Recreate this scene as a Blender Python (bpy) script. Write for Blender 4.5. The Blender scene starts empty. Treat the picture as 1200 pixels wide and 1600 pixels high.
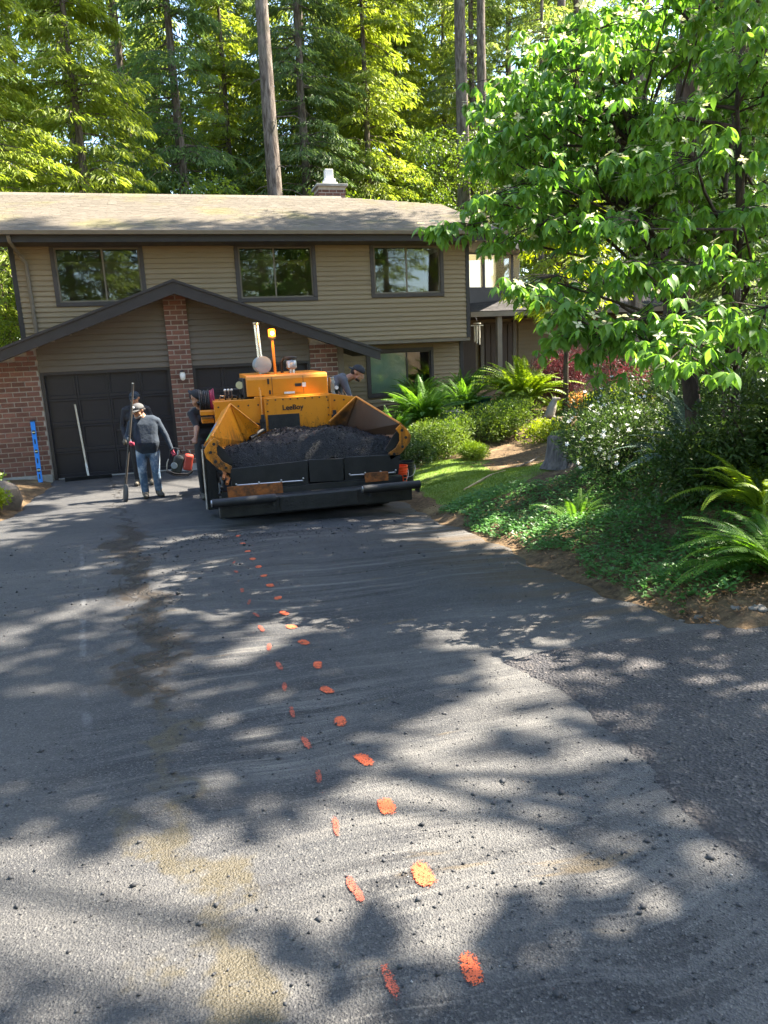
import bpy, bmesh, math, random
import numpy as np
from mathutils import Vector, Matrix

random.seed(11)
rng = np.random.default_rng(11)
sc = bpy.context.scene
col = sc.collection
R = math.radians

# ------------------------------------------------------------------ camera
# world frame: X along the house front, Y towards the house, Z up; garage apron at z = 0
CAM_Z = 2.2
PITCH, ROLL, YAW = R(12.2), R(-2.65), R(15.1)
cam_d = bpy.data.cameras.new('camera')
cam = bpy.data.objects.new('camera', cam_d)
col.objects.link(cam)
sc.camera = cam
cam_d.sensor_fit = 'VERTICAL'
cam_d.sensor_height = 36
cam_d.lens = 36 * 1120 / 1600
cam_d.clip_start = 0.05
cam_d.clip_end = 2000
f_ = Vector((0, math.cos(PITCH), -math.sin(PITCH)))
u_ = Vector((0, math.sin(PITCH), math.cos(PITCH)))
r_ = Vector((1, 0, 0))
ri = math.cos(ROLL) * r_ + math.sin(ROLL) * u_
up = -math.sin(ROLL) * r_ + math.cos(ROLL) * u_
rz = Matrix.Rotation(-YAW, 3, 'Z')
ri, up, f_ = rz @ ri, rz @ up, rz @ f_
m = Matrix((ri, up, -f_)).transposed().to_4x4()
m.translation = (0, 0, CAM_Z)
cam.matrix_world = m

# ------------------------------------------------------------------ sky, sun, exposure
SUN_DIR = Vector((0.61, 0.055, 0.79)).normalized()      # from the scene towards the sun
elev = math.asin(SUN_DIR.z)
azim = math.atan2(SUN_DIR.x, SUN_DIR.y)
world = bpy.data.worlds.new('World')
sc.world = world
world.use_nodes = True
wn = world.node_tree
bg = wn.nodes['Background']
sky_t = wn.nodes.new('ShaderNodeTexSky')
sky_t.sky_type = 'NISHITA'
sky_t.sun_disc = False
sky_t.sun_elevation = elev
sky_t.sun_rotation = azim
wn.links.new(sky_t.outputs[0], bg.inputs[0])
bg.inputs[1].default_value = 0.108
sun_d = bpy.data.lights.new('sun', 'SUN')
sun_d.energy = 5.0
sun_d.angle = R(0.55)
sun_d.color = (1.0, 0.91, 0.77)
sun = bpy.data.objects.new('sun', sun_d)
col.objects.link(sun)
sun.rotation_euler = (-SUN_DIR).to_track_quat('-Z', 'Y').to_euler()
sun.location = SUN_DIR * 60
sc.view_settings.view_transform = 'Standard'
sc.view_settings.look = 'None'
sc.view_settings.gamma = 1
sc.view_settings.exposure = 2.85
sc.cycles.max_bounces = 7
sc.cycles.transparent_max_bounces = 8

# ------------------------------------------------------------------ material helpers
def new_mat(name):
    mt = bpy.data.materials.new(name)
    mt.use_nodes = True
    nt = mt.node_tree
    b = nt.nodes['Principled BSDF']
    return mt, nt, b

def N(nt, kind, **kw):
    n = nt.nodes.new(kind)
    for k, v in kw.items():
        if k == 'op': n.operation = v
        elif hasattr(n, k) and not k.startswith('i'): setattr(n, k, v)
    return n

def link(nt, a, b): nt.links.new(a, b)

def mth(nt, op, a, b=None, clamp=False):
    n = nt.nodes.new('ShaderNodeMath'); n.operation = op; n.use_clamp = clamp
    for i, x in enumerate((a, b)):
        if x is None: continue
        if isinstance(x, (int, float)): n.inputs[i].default_value = x
        else: nt.links.new(x, n.inputs[i])
    return n.outputs[0]

def mixc(nt, fac, a, b):
    n = nt.nodes.new('ShaderNodeMix'); n.data_type = 'RGBA'
    for i, x in ((0, fac), (6, a), (7, b)):
        if isinstance(x, (int, float)): n.inputs[i].default_value = x
        elif isinstance(x, tuple): n.inputs[i].default_value = (*x[:3], 1)
        else: nt.links.new(x, n.inputs[i])
    return n.outputs[2]

def ramp(nt, fac, a, b):
    """smooth 0..1 step between a and b"""
    n = nt.nodes.new('ShaderNodeMapRange'); n.interpolation_type = 'SMOOTHSTEP'
    nt.links.new(fac, n.inputs[0]); n.inputs[1].default_value = a; n.inputs[2].default_value = b
    return n.outputs[0]

def noise_n(nt, vec, scale, detail=4, rough=.55, dist=0):
    n = nt.nodes.new('ShaderNodeTexNoise')
    n.inputs['Scale'].default_value = scale; n.inputs['Detail'].default_value = detail
    n.inputs['Roughness'].default_value = rough; n.inputs['Distortion'].default_value = dist
    if vec is not None: nt.links.new(vec, n.inputs['Vector'])
    return n.outputs[0]

def mapping(nt, vec, scale=(1, 1, 1), rot=(0, 0, 0), loc=(0, 0, 0)):
    n = nt.nodes.new('ShaderNodeMapping')
    nt.links.new(vec, n.inputs[0])
    n.inputs['Location'].default_value = loc; n.inputs['Rotation'].default_value = rot; n.inputs['Scale'].default_value = scale
    return n.outputs[0]

def bump(nt, b, height, strength=.3, dist=.02):
    n = nt.nodes.new('ShaderNodeBump')
    n.inputs['Strength'].default_value = strength; n.inputs['Distance'].default_value = dist
    nt.links.new(height, n.inputs['Height']); nt.links.new(n.outputs[0], b.inputs['Normal'])

def mat(name, c, rough=.6, c2=None, scale=6, metal=0, bmp=0, bscale=60, spec=.4, dirt=None, dirt_amt=.5, dscale=3, rnd=0, stretch=(1, 1, 1)):
    mt, nt, b = new_mat(name)
    tc = nt.nodes.new('ShaderNodeTexCoord').outputs['Object']
    v = mapping(nt, tc, stretch)
    if c2 is None: c2 = tuple(x * .72 for x in c)
    n1 = noise_n(nt, v, scale, 5, .6)
    cc = mixc(nt, ramp(nt, n1, .3, .7), c, c2)
    if rnd:
        oi = nt.nodes.new('ShaderNodeObjectInfo').outputs['Random']
        hs = nt.nodes.new('ShaderNodeHueSaturation')
        link(nt, mth(nt, 'ADD', mth(nt, 'MULTIPLY', oi, rnd * 2), 1 - rnd), hs.inputs['Value'])
        link(nt, cc, hs.inputs['Color']); cc = hs.outputs[0]
    if dirt:
        n2 = noise_n(nt, v, dscale, 6, .7)
        cc = mixc(nt, mth(nt, 'MULTIPLY', ramp(nt, n2, .48, .66), dirt_amt), cc, dirt)
    link(nt, cc, b.inputs['Base Color'])
    n3 = noise_n(nt, v, scale * 2.3, 4)
    link(nt, mth(nt, 'ADD', mth(nt, 'MULTIPLY', n3, .25), rough - .12, True), b.inputs['Roughness'])
    b.inputs['Metallic'].default_value = metal
    b.inputs['Specular IOR Level'].default_value = spec
    if bmp: bump(nt, b, noise_n(nt, v, bscale, 5), bmp)
    return mt

def leaf_mat(name, c1, c2, trans=.45, rough=.45, hue=None):
    mt, nt, b = new_mat(name)
    g = nt.nodes.new('ShaderNodeNewGeometry').outputs['Random Per Island']
    tc = nt.nodes.new('ShaderNodeTexCoord').outputs['Object']
    big = noise_n(nt, tc, 1.3, 3)
    fac = mth(nt, 'ADD', mth(nt, 'MULTIPLY', g, .6), mth(nt, 'MULTIPLY', ramp(nt, big, .35, .65), .4), True)
    cc = mixc(nt, fac, c1, c2)
    link(nt, cc, b.inputs['Base Color'])
    b.inputs['Roughness'].default_value = rough
    b.inputs['Specular IOR Level'].default_value = .35
    tr = nt.nodes.new('ShaderNodeBsdfTranslucent')
    hs = nt.nodes.new('ShaderNodeHueSaturation')
    hs.inputs['Hue'].default_value = .493; hs.inputs['Saturation'].default_value = 1.1; hs.inputs['Value'].default_value = 1.5
    link(nt, cc, hs.inputs['Color']); link(nt, hs.outputs[0], tr.inputs[0])
    mx = nt.nodes.new('ShaderNodeMixShader'); mx.inputs[0].default_value = trans
    link(nt, b.outputs[0], mx.inputs[1]); link(nt, tr.outputs[0], mx.inputs[2])
    link(nt, mx.outputs[0], nt.nodes['Material Output'].inputs[0])
    return mt

def glass_mat(name, tint=(.8, .85, .83), refl=.05):
    mt, nt, b = new_mat(name)
    gl = nt.nodes.new('ShaderNodeBsdfGlossy'); gl.inputs['Roughness'].default_value = .02
    tr = nt.nodes.new('ShaderNodeBsdfTransparent'); tr.inputs[0].default_value = (*tint, 1)
    lw = nt.nodes.new('ShaderNodeLayerWeight'); lw.inputs[0].default_value = .3
    fac = mth(nt, 'ADD', mth(nt, 'MULTIPLY', lw.outputs['Fresnel'], .9), refl, True)
    mx = nt.nodes.new('ShaderNodeMixShader')
    link(nt, fac, mx.inputs[0]); link(nt, tr.outputs[0], mx.inputs[1]); link(nt, gl.outputs[0], mx.inputs[2])
    link(nt, mx.outputs[0], nt.nodes['Material Output'].inputs[0])
    return mt

# ------------------------------------------------------------------ mesh helpers
def mesh_np(name, v, f, mats, smooth=False, midx=None):
    """v (n,3), f (m,k) all faces the same size"""
    me = bpy.data.meshes.new(name)
    v = np.asarray(v, np.float32); f = np.asarray(f, np.int32)
    k = f.shape[1]
    me.vertices.add(len(v)); me.vertices.foreach_set('co', v.ravel())
    me.loops.add(f.size); me.loops.foreach_set('vertex_index', f.ravel())
    me.polygons.add(len(f))
    me.polygons.foreach_set('loop_start', np.arange(0, f.size, k, dtype=np.int32))
    try: me.polygons.foreach_set('loop_total', np.full(len(f), k, np.int32))
    except Exception: pass
    if midx is not None: me.polygons.foreach_set('material_index', np.asarray(midx, np.int32))
    if smooth: me.polygons.foreach_set('use_smooth', np.ones(len(f), bool))
    for mm in (mats if isinstance(mats, (list, tuple)) else [mats]): me.materials.append(mm)
    me.update(calc_edges=True)
    me.validate()
    return me

class MB:
    def __init__(s): s.v = []; s.f = []
    def add(s, vs, fs):
        o = len(s.v); s.v += [tuple(p) for p in vs]; s.f += [tuple(o + i for i in q) for q in fs]; return s
    def box(s, x0, x1, y0, y1, z0, z1, mx=None):
        vs = [Vector((x, y, z)) for z in (z0, z1) for y in (y0, y1) for x in (x0, x1)]
        if mx is not None: vs = [mx @ p for p in vs]
        return s.add(vs, [(0, 2, 3, 1), (4, 5, 7, 6), (0, 1, 5, 4), (2, 6, 7, 3), (0, 4, 6, 2), (1, 3, 7, 5)])
    def prism(s, poly, axis, a, b):
        """poly of 2-D points, extruded along axis from a to b. axis 'y': poly is (x, z); 'x': (y, z); 'z': (x, y)"""
        def P(p, t):
            return {'y': (p[0], t, p[1]), 'x': (t, p[0], p[1]), 'z': (p[0], p[1], t)}[axis]
        n = len(poly)
        vs = [P(p, a) for p in poly] + [P(p, b) for p in poly]
        fs = [tuple(range(n))[::-1], tuple(range(n, 2 * n))] + [(i, (i + 1) % n, n + (i + 1) % n, n + i) for i in range(n)]
        return s.add(vs, fs)
    def sheet(s, pts, t):
        """thick quad/polygon: pts in order, extruded by t along its normal"""
        pts = [Vector(p) for p in pts]
        nrm = (pts[1] - pts[0]).cross(pts[2] - pts[0]).normalized() * t
        n = len(pts)
        vs = pts + [p + nrm for p in pts]
        return s.add(vs, [tuple(range(n))[::-1], tuple(range(n, 2 * n))] + [(i, (i + 1) % n, n + (i + 1) % n, n + i) for i in range(n)])
    def tube(s, path, r, n=10, cap=True):
        path = [Vector(p) for p in path]
        rs = r if isinstance(r, (list, tuple)) else [r] * len(path)
        o = len(s.v); prev = None
        for i, p in enumerate(path):
            d = (path[min(i + 1, len(path) - 1)] - path[max(i - 1, 0)])
            if d.length < 1e-9: d = Vector((0, 0, 1))
            d.normalize()
            if prev is None:
                a = d.orthogonal().normalized()
            else:
                a = prev - d * prev.dot(d)
                if a.length < 1e-6: a = d.orthogonal()
                a.normalize()
            prev = a; b = d.cross(a)
            for k in range(n):
                t = 2 * math.pi * k / n
                s.v.append(tuple(p + (a * math.cos(t) + b * math.sin(t)) * rs[i]))
        for i in range(len(path) - 1):
            for k in range(n):
                k2 = (k + 1) % n
                s.f.append((o + i * n + k, o + i * n + k2, o + (i + 1) * n + k2, o + (i + 1) * n + k))
        if cap:
            s.f.append(tuple(o + k for k in range(n))[::-1])
            s.f.append(tuple(o + (len(path) - 1) * n + k for k in range(n)))
        return s
    def ball(s, c, r, nu=14, nv=8, mx=None):
        rr = r if isinstance(r, (tuple, list)) else (r, r, r)
        vs = []; o = 0
        for j in range(1, nv):
            ph = math.pi * j / nv
            for i in range(nu):
                th = 2 * math.pi * i / nu
                p = Vector((rr[0] * math.sin(ph) * math.cos(th), rr[1] * math.sin(ph) * math.sin(th), rr[2] * math.cos(ph)))
                if mx is not None: p = mx @ p
                vs.append(p + Vector(c))
        pt = Vector((0, 0, rr[2])); pb = Vector((0, 0, -rr[2]))
        if mx is not None: pt = mx @ pt; pb = mx @ pb
        vs += [pt + Vector(c), pb + Vector(c)]
        fs = []
        for j in range(nv - 2):
            for i in range(nu):
                i2 = (i + 1) % nu
                fs.append((j * nu + i, (j + 1) * nu + i, (j + 1) * nu + i2, j * nu + i2))
        T_, B_ = len(vs) - 2, len(vs) - 1
        for i in range(nu):
            fs.append((T_, i, (i + 1) % nu)); fs.append((B_, (nv - 2) * nu + (i + 1) % nu, (nv - 2) * nu + i))
        return s.add(vs, fs)
    def lathe(s, prof, c=(0, 0, 0), n=20, axis='z'):
        vs = []; fs = []
        for (r, z) in prof:
            for k in range(n):
                t = 2 * math.pi * k / n
                x, y = r * math.cos(t), r * math.sin(t)
                p = (x, y, z) if axis == 'z' else ((x, z, y) if axis == 'y' else (z, x, y))
                vs.append((p[0] + c[0], p[1] + c[1], p[2] + c[2]))
        for j in range(len(prof) - 1):
            for k in range(n):
                k2 = (k + 1) % n
                fs.append((j * n + k, j * n + k2, (j + 1) * n + k2, (j + 1) * n + k))
        fs.append(tuple(range(n))[::-1]); fs.append(tuple((len(prof) - 1) * n + k for k in range(n)))
        return s.add(vs, fs)
    def mesh(s, name, m, smooth=False):
        me = bpy.data.meshes.new(name)
        me.from_pydata(s.v, [], s.f); me.update()
        bm = bmesh.new(); bm.from_mesh(me); bmesh.ops.recalc_face_normals(bm, faces=bm.faces); bm.to_mesh(me); bm.free()
        if m: me.materials.append(m)
        if smooth:
            me.polygons.foreach_set('use_smooth', [True] * len(me.polygons))
            try: me.set_sharp_from_angle(angle=R(40))
            except Exception: pass
        return me
    def build(s, name, m, parent=None, loc=(0, 0, 0), smooth=False, bevel=0, rot=(0, 0, 0)):
        return obj(name, s.mesh(name, m, smooth), parent, loc, rot, bevel)

def obj(name, me, parent=None, loc=(0, 0, 0), rot=(0, 0, 0), bevel=0, scale=(1, 1, 1)):
    o = bpy.data.objects.new(name, me)
    col.objects.link(o)
    o.parent = parent
    o.location = loc; o.rotation_euler = rot; o.scale = scale
    if bevel:
        b = o.modifiers.new('bevel', 'BEVEL'); b.width = bevel; b.segments = 2; b.limit_method = 'ANGLE'; b.angle_limit = R(40)
    return o

def tag(o, label, cat, group=None, kind=None):
    o['label'] = label; o['category'] = cat
    if group: o['group'] = group
    if kind: o['kind'] = kind
    return o

def thing(name, label, cat, loc=(0, 0, 0), rotz=0, group=None):
    o = bpy.data.objects.new(name, None); col.objects.link(o)
    o.empty_display_size = .2
    o.location = loc; o.rotation_euler = (0, 0, rotz)
    return tag(o, label, cat, group)

def structure(o):
    o['kind'] = 'structure'; return o

# ------------------------------------------------------------------ terrain
def sst(a, b, x):
    t = np.clip((np.asarray(x, float) - a) / (b - a), 0, 1); return t * t * (3 - 2 * t)

def drive_z(x, y):
    x = np.asarray(x, float); y = np.asarray(y, float)
    k = 12 - (.2605 * x + .9655 * y)
    return .06 * .5 * (k + np.sqrt(k * k + .6)) + .008 * np.sin(1.3 * x + .7 * y) * np.sin(.9 * y - .5 * x)

def T(x, y):
    x = np.asarray(x, float); y = np.asarray(y, float)
    r = np.maximum(0, np.minimum(x - 2.97 - .05 * np.sin(2.1 * y) - .04 * np.sin(5.3 * y), (y - 3.25) * 1.1))
    l = np.maximum(0, np.minimum(-2.75 - x + .05 * np.sin(3 * y), (y - 6.5) * 1.2))
    z = drive_z(x, y) - .035
    z = z + .06 * sst(0, .22, r) + .09 * np.minimum(r, 7) + .36 * sst(.3, 2.4, r) * (1 - sst(8.3, 11.5, y)) + .72 * sst(13.2, 17.4, y) * sst(.3, 2.2, r)
    z = z + .06 * sst(0, .2, l) + .1 * np.minimum(l, 6)
    z = z + .06 * np.clip(y - 30, 0, 60) + .05 * np.clip(x - 22, 0, 50)
    und = .03 * np.sin(2.3 * x + 1.1 * y) * np.sin(1.7 * y - .6 * x) + .015 * np.sin(6.1 * x) * np.sin(5.3 * y)
    return z + und * np.clip(sst(0, .5, r) + sst(0, .5, l), 0, 1)

def Tz(x, y): return float(T(x, y))

# ================================================================== GROUND
def grid_mesh(name, xs, ys, zf, m, smooth=True):
    X, Y = np.meshgrid(xs, ys)
    Z = zf(X, Y)
    v = np.stack([X.ravel(), Y.ravel(), Z.ravel()], 1)
    nx, ny = len(xs), len(ys)
    i = np.arange(nx * ny).reshape(ny, nx)
    f = np.stack([i[:-1, :-1].ravel(), i[:-1, 1:].ravel(), i[1:, 1:].ravel(), i[1:, :-1].ravel()], 1)
    return mesh_np(name, v, f, m, smooth)

def ground_mat():
    mt, nt, b = new_mat('forest_soil')
    tc = nt.nodes.new('ShaderNodeTexCoord').outputs['Object']
    n1 = noise_n(nt, tc, 1.2, 6, .65); n2 = noise_n(nt, tc, 14, 6, .7); n3 = noise_n(nt, tc, 60, 4)
    c = mixc(nt, ramp(nt, n2, .3, .7), (.05, .034, .02), (.15, .10, .055))
    c = mixc(nt, ramp(nt, n1, .52, .66), c, (.20, .145, .075))
    c = mixc(nt, mth(nt, 'MULTIPLY', ramp(nt, n3, .6, .75), .5), c, (.26, .2, .13))
    link(nt, c, b.inputs['Base Color']); b.inputs['Roughness'].default_value = .95
    b.inputs['Specular IOR Level'].default_value = .15
    bump(nt, b, mth(nt, 'ADD', n2, mth(nt, 'MULTIPLY', n3, .5)), .7, .03)
    return mt

xs = np.unique(np.concatenate([np.linspace(-70, -6, 25), np.linspace(-6, 12, 150), np.linspace(12, 80, 30)]))
ys = np.unique(np.concatenate([np.linspace(-50, -2, 14), np.linspace(-2, 20, 180), np.linspace(20, 110, 30)]))
structure(obj('ground', grid_mesh('ground', xs, ys, T, ground_mat())))

def asphalt_mat():
    mt, nt, b = new_mat('old_asphalt')
    tc = nt.nodes.new('ShaderNodeTexCoord').outputs['Object']
    sep = nt.nodes.new('ShaderNodeSeparateXYZ'); link(nt, tc, sep.inputs[0])
    X, Y = sep.outputs[0], sep.outputs[1]
    wob = nt.nodes.new('ShaderNodeTexNoise'); wob.inputs['Scale'].default_value = .45; wob.inputs['Detail'].default_value = 2
    link(nt, tc, wob.inputs['Vector'])
    vm = nt.nodes.new('ShaderNodeVectorMath'); vm.operation = 'MULTIPLY_ADD'
    link(nt, wob.outputs[1], vm.inputs[0]); vm.inputs[1].default_value = (1.0, 1.0, 0); link(nt, tc, vm.inputs[2])
    warped = vm.outputs[0]
    st = noise_n(nt, mapping(nt, warped, (.42, 8, 1), (0, 0, R(-24))), 1.0, 6, .62)      # sweeping drag streaks
    st2 = noise_n(nt, mapping(nt, warped, (2.2, 45, 1), (0, 0, R(-20))), 1.0, 4, .6)
    big = noise_n(nt, tc, .9, 4, .6)
    msk = ramp(nt, noise_n(nt, mapping(nt, tc, (1, 1, 1), (0, 0, 0), (4, 1, 0)), .8, 3, .6), .42, .62)
    med = noise_n(nt, tc, 7, 6, .7)
    fine = noise_n(nt, tc, 130, 3, .6)
    vor = nt.nodes.new('ShaderNodeTexVoronoi'); vor.inputs['Scale'].default_value = 150; link(nt, tc, vor.inputs['Vector'])
    c = mixc(nt, ramp(nt, big, .3, .7), (.034, .035, .038), (.060, .058, .056))
    pale = mth(nt, 'MULTIPLY', mth(nt, 'MULTIPLY', ramp(nt, X, -.1, .7), mth(nt, 'SUBTRACT', 1.0, ramp(nt, Y, 2.6, 4.6))), ramp(nt, noise_n(nt, tc, 1.7, 5, .65), .38, .6))
    c = mixc(nt, mth(nt, 'MULTIPLY', pale, .55), c, (.105, .10, .092))
    zone = mth(nt, 'MULTIPLY', ramp(nt, X, -1.1, .3), mth(nt, 'SUBTRACT', 1.0, ramp(nt, Y, 8.5, 10.5)))
    amt = mth(nt, 'MULTIPLY', mth(nt, 'ADD', mth(nt, 'MULTIPLY', zone, .75), .25), mth(nt, 'ADD', mth(nt, 'MULTIPLY', msk, .7), .3))
    c = mixc(nt, mth(nt, 'MULTIPLY', mth(nt, 'SUBTRACT', 1.0, ramp(nt, st, .34, .46)), mth(nt, 'MULTIPLY', amt, .85)), c, (.15, .14, .125))
    c = mixc(nt, mth(nt, 'MULTIPLY', ramp(nt, st, .50, .60), mth(nt, 'MULTIPLY', amt, .95)), c, (.014, .014, .016))
    c = mixc(nt, mth(nt, 'MULTIPLY', ramp(nt, st2, .56, .66), mth(nt, 'MULTIPLY', amt, .6)), c, (.15, .14, .125))
    c = mixc(nt, mth(nt, 'MULTIPLY', mth(nt, 'SUBTRACT', 1.0, ramp(nt, st2, .36, .45)), mth(nt, 'MULTIPLY', amt, .7)), c, (.022, .022, .025))
    c = mixc(nt, mth(nt, 'MULTIPLY', ramp(nt, med, .55, .75), .5), c, (.022, .022, .025))
    # stones in the binder
    c = mixc(nt, mth(nt, 'MULTIPLY', ramp(nt, vor.outputs['Color'], .62, .88), .5), c, (.14, .134, .122))
    c = mixc(nt, mth(nt, 'MULTIPLY', ramp(nt, fine, .56, .66), .75), c, (.014, .014, .016))
    wv = nt.nodes.new('ShaderNodeTexNoise'); wv.inputs['Scale'].default_value = 3.5; wv.inputs['Detail'].default_value = 5; link(nt, tc, wv.inputs['Vector'])
    vm2 = nt.nodes.new('ShaderNodeVectorMath'); vm2.operation = 'MULTIPLY_ADD'; link(nt, wv.outputs[1], vm2.inputs[0]); vm2.inputs[1].default_value = (.35, .35, 0); link(nt, tc, vm2.inputs[2])
    warped2 = vm2.outputs[0]
    # long crack and the clay stain around it
    wob1 = noise_n(nt, tc, 1.6, 5, .65)
    xc = mth(nt, 'ADD', mth(nt, 'MULTIPLY', Y, -.105), .12)
    off = mth(nt, 'ADD', mth(nt, 'SUBTRACT', X, xc), mth(nt, 'MULTIPLY', mth(nt, 'SUBTRACT', wob1, .5), 1.15))
    d = mth(nt, 'ABSOLUTE', off)
    blot = noise_n(nt, mapping(nt, tc, (1, .8, 1)), 2.6, 5, .65)
    wdt = mth(nt, 'ADD', mth(nt, 'MULTIPLY', ramp(nt, blot, .42, .66), .15), mth(nt, 'MULTIPLY', ramp(nt, Y, 3.3, 4.5), .06))
    stain = mth(nt, 'SUBTRACT', 1.0, ramp(nt, mth(nt, 'SUBTRACT', d, wdt), -.05, .07), True)
    gone = mth(nt, 'SUBTRACT', 1.0, ramp(nt, Y, 9.4, 10.4))
    stain = mth(nt, 'MULTIPLY', mth(nt, 'MULTIPLY', stain, gone), ramp(nt, noise_n(nt, tc, 11, 5, .7), .28, .47))
    far = ramp(nt, Y, 3.0, 3.9)
    scol = mixc(nt, far, (.066, .050, .018), (.022, .015, .009))
    c = mixc(nt, mth(nt, 'MULTIPLY', stain, mth(nt, 'ADD', mth(nt, 'MULTIPLY', far, .4), .55)), c, scol)
    crack = mth(nt, 'SUBTRACT', 1.0, ramp(nt, mth(nt, 'ABSOLUTE', mth(nt, 'ADD', off, mth(nt, 'MULTIPLY', mth(nt, 'SUBTRACT', noise_n(nt, tc, 5, 4), .5), .3))), .012, .034))
    crack = mth(nt, 'MULTIPLY', crack, ramp(nt, Y, 3.3, 4.2))
    ve = nt.nodes.new('ShaderNodeTexVoronoi'); ve.feature = 'DISTANCE_TO_EDGE'; ve.inputs['Scale'].default_value = 2.3
    link(nt, mapping(nt, warped2, (1.7, .6, 1)), ve.inputs['Vector'])
    near = mth(nt, 'MULTIPLY', mth(nt, 'SUBTRACT', 1.0, ramp(nt, d, .06, .26)), mth(nt, 'MULTIPLY', ramp(nt, Y, 4.4, 6.0), gone))
    net = mth(nt, 'MULTIPLY', mth(nt, 'SUBTRACT', 1.0, ramp(nt, ve.outputs['Distance'], .012, .035)), near)
    crack = mth(nt, 'MAXIMUM', crack, net)
    c = mixc(nt, mth(nt, 'MULTIPLY', crack, .9), c, (.014, .011, .009))
    # scattered ochre clay smears
    sm = noise_n(nt, mapping(nt, warped, (1, 6, 1), (0, 0, R(-24)), (7, 3, 0)), 1.1, 5, .65)
    c = mixc(nt, mth(nt, 'MULTIPLY', ramp(nt, sm, .63, .74), .5), c, (.13, .088, .035))
    # silt washed in along the garden edge
    silt = mth(nt, 'MULTIPLY', ramp(nt, X, 1.7, 2.7), ramp(nt, st, .42, .58))
    silt = mth(nt, 'MULTIPLY', silt, ramp(nt, Y, 3.4, 4.2))
    c = mixc(nt, mth(nt, 'MULTIPLY', silt, .7), c, (.085, .06, .036))
    # worn chalky double line on the left
    xw = mth(nt, 'ADD', mth(nt, 'MULTIPLY', Y, -.128), -.17)
    dw = mth(nt, 'SUBTRACT', X, xw)
    ln = mth(nt, 'SUBTRACT', 1.0, ramp(nt, mth(nt, 'ABSOLUTE', mth(nt, 'ADD', dw, mth(nt, 'MULTIPLY', mth(nt, 'SUBTRACT', wob1, .5), .12))), .010, .028))
    lm = mth(nt, 'MULTIPLY', mth(nt, 'MULTIPLY', ramp(nt, Y, 3.0, 3.8), mth(nt, 'SUBTRACT', 1.0, ramp(nt, Y, 8.4, 9.4))), ramp(nt, noise_n(nt, tc, 3.0, 9, .85), .46, .62))
    c = mixc(nt, mth(nt, 'MULTIPLY', mth(nt, 'MULTIPLY', ln, lm), .3), c, (.24, .24, .24))
    # pale scuffs
    sc_ = noise_n(nt, mapping(nt, tc, (1, 1, 1), (0, 0, 0), (3, 9, 1)), 3.2, 8, .8)
    c = mixc(nt, mth(nt, 'MULTIPLY', ramp(nt, sc_, .66, .76), .35), c, (.26, .26, .26))
    link(nt, c, b.inputs['Base Color'])
    link(nt, mth(nt, 'SUBTRACT', mth(nt, 'ADD', mth(nt, 'MULTIPLY', med, .25), .62), mth(nt, 'MULTIPLY', stain, .25), True), b.inputs['Roughness'])
    b.inputs['Specular IOR Level'].default_value = .35
    h = mth(nt, 'ADD', mth(nt, 'MULTIPLY', fine, 1.0), mth(nt, 'MULTIPLY', vor.outputs['Distance'], .6))
    h = mth(nt, 'ADD', h, mth(nt, 'MULTIPLY', med, .5))
    h = mth(nt, 'SUBTRACT', h, mth(nt, 'MULTIPLY', crack, 2.0))
    bump(nt, b, h, .75, .012)
    return mt

def fresh_asphalt_mat(name='fresh_asphalt', k=1.0):
    mt, nt, b = new_mat(name)
    tc = nt.nodes.new('ShaderNodeTexCoord').outputs['Object']
    vor = nt.nodes.new('ShaderNodeTexVoronoi'); vor.inputs['Scale'].default_value = 70; link(nt, tc, vor.inputs['Vector'])
    fine = noise_n(nt, tc, 90, 4, .65); med = noise_n(nt, tc, 5, 5, .65)
    c = mixc(nt, ramp(nt, med, .35, .7), (.030 * k, .028 * k, .031 * k), (.052 * k, .047 * k, .046 * k))
    c = mixc(nt, mth(nt, 'MULTIPLY', ramp(nt, vor.outputs['Color'], .72, .95), .55), c, (.20 * k, .17 * k, .15 * k))
    c = mixc(nt, mth(nt, 'MULTIPLY', ramp(nt, fine, .55, .7), .75), c, (.025, .025, .027))
    link(nt, c, b.inputs['Base Color']); b.inputs['Roughness'].default_value = .7
    b.inputs['Specular IOR Level'].default_value = .4
    bump(nt, b, mth(nt, 'ADD', fine, mth(nt, 'MULTIPLY', vor.outputs['Distance'], 1.0)), .9, .02)
    return mt

M_ASPH = asphalt_mat()
# driveway sheet: ragged long edges, flares out to the right near the camera
ny, nx = 240, 60
yy = np.linspace(-4, 16.02, ny)
xl = -2.78 + .05 * np.sin(2.2 * yy) + .03 * np.sin(7 * yy + 1) - 3.2 * (1 - sst(5.6, 7.4, yy))
xr = 2.98 + .05 * np.sin(2.1 * yy) + .04 * np.sin(5.3 * yy) + .03 * np.sin(11 * yy) + 6.0 * (1 - sst(2.95, 3.62, yy))
tt = np.linspace(0, 1, nx)
X = xl[:, None] * (1 - tt) + xr[:, None] * tt
Y = np.repeat(yy[:, None], nx, 1)
Z = drive_z(X, Y); Z[:, 0] -= .06; Z[:, -1] -= .06
ii = np.arange(nx * ny).reshape(ny, nx)
dv = mesh_np('driveway', np.stack([X.ravel(), Y.ravel(), Z.ravel()], 1),
             np.stack([ii[:-1, :-1].ravel(), ii[:-1, 1:].ravel(), ii[1:, 1:].ravel(), ii[1:, :-1].ravel()], 1), M_ASPH, True)
driveway = structure(obj('driveway', dv))

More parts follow.
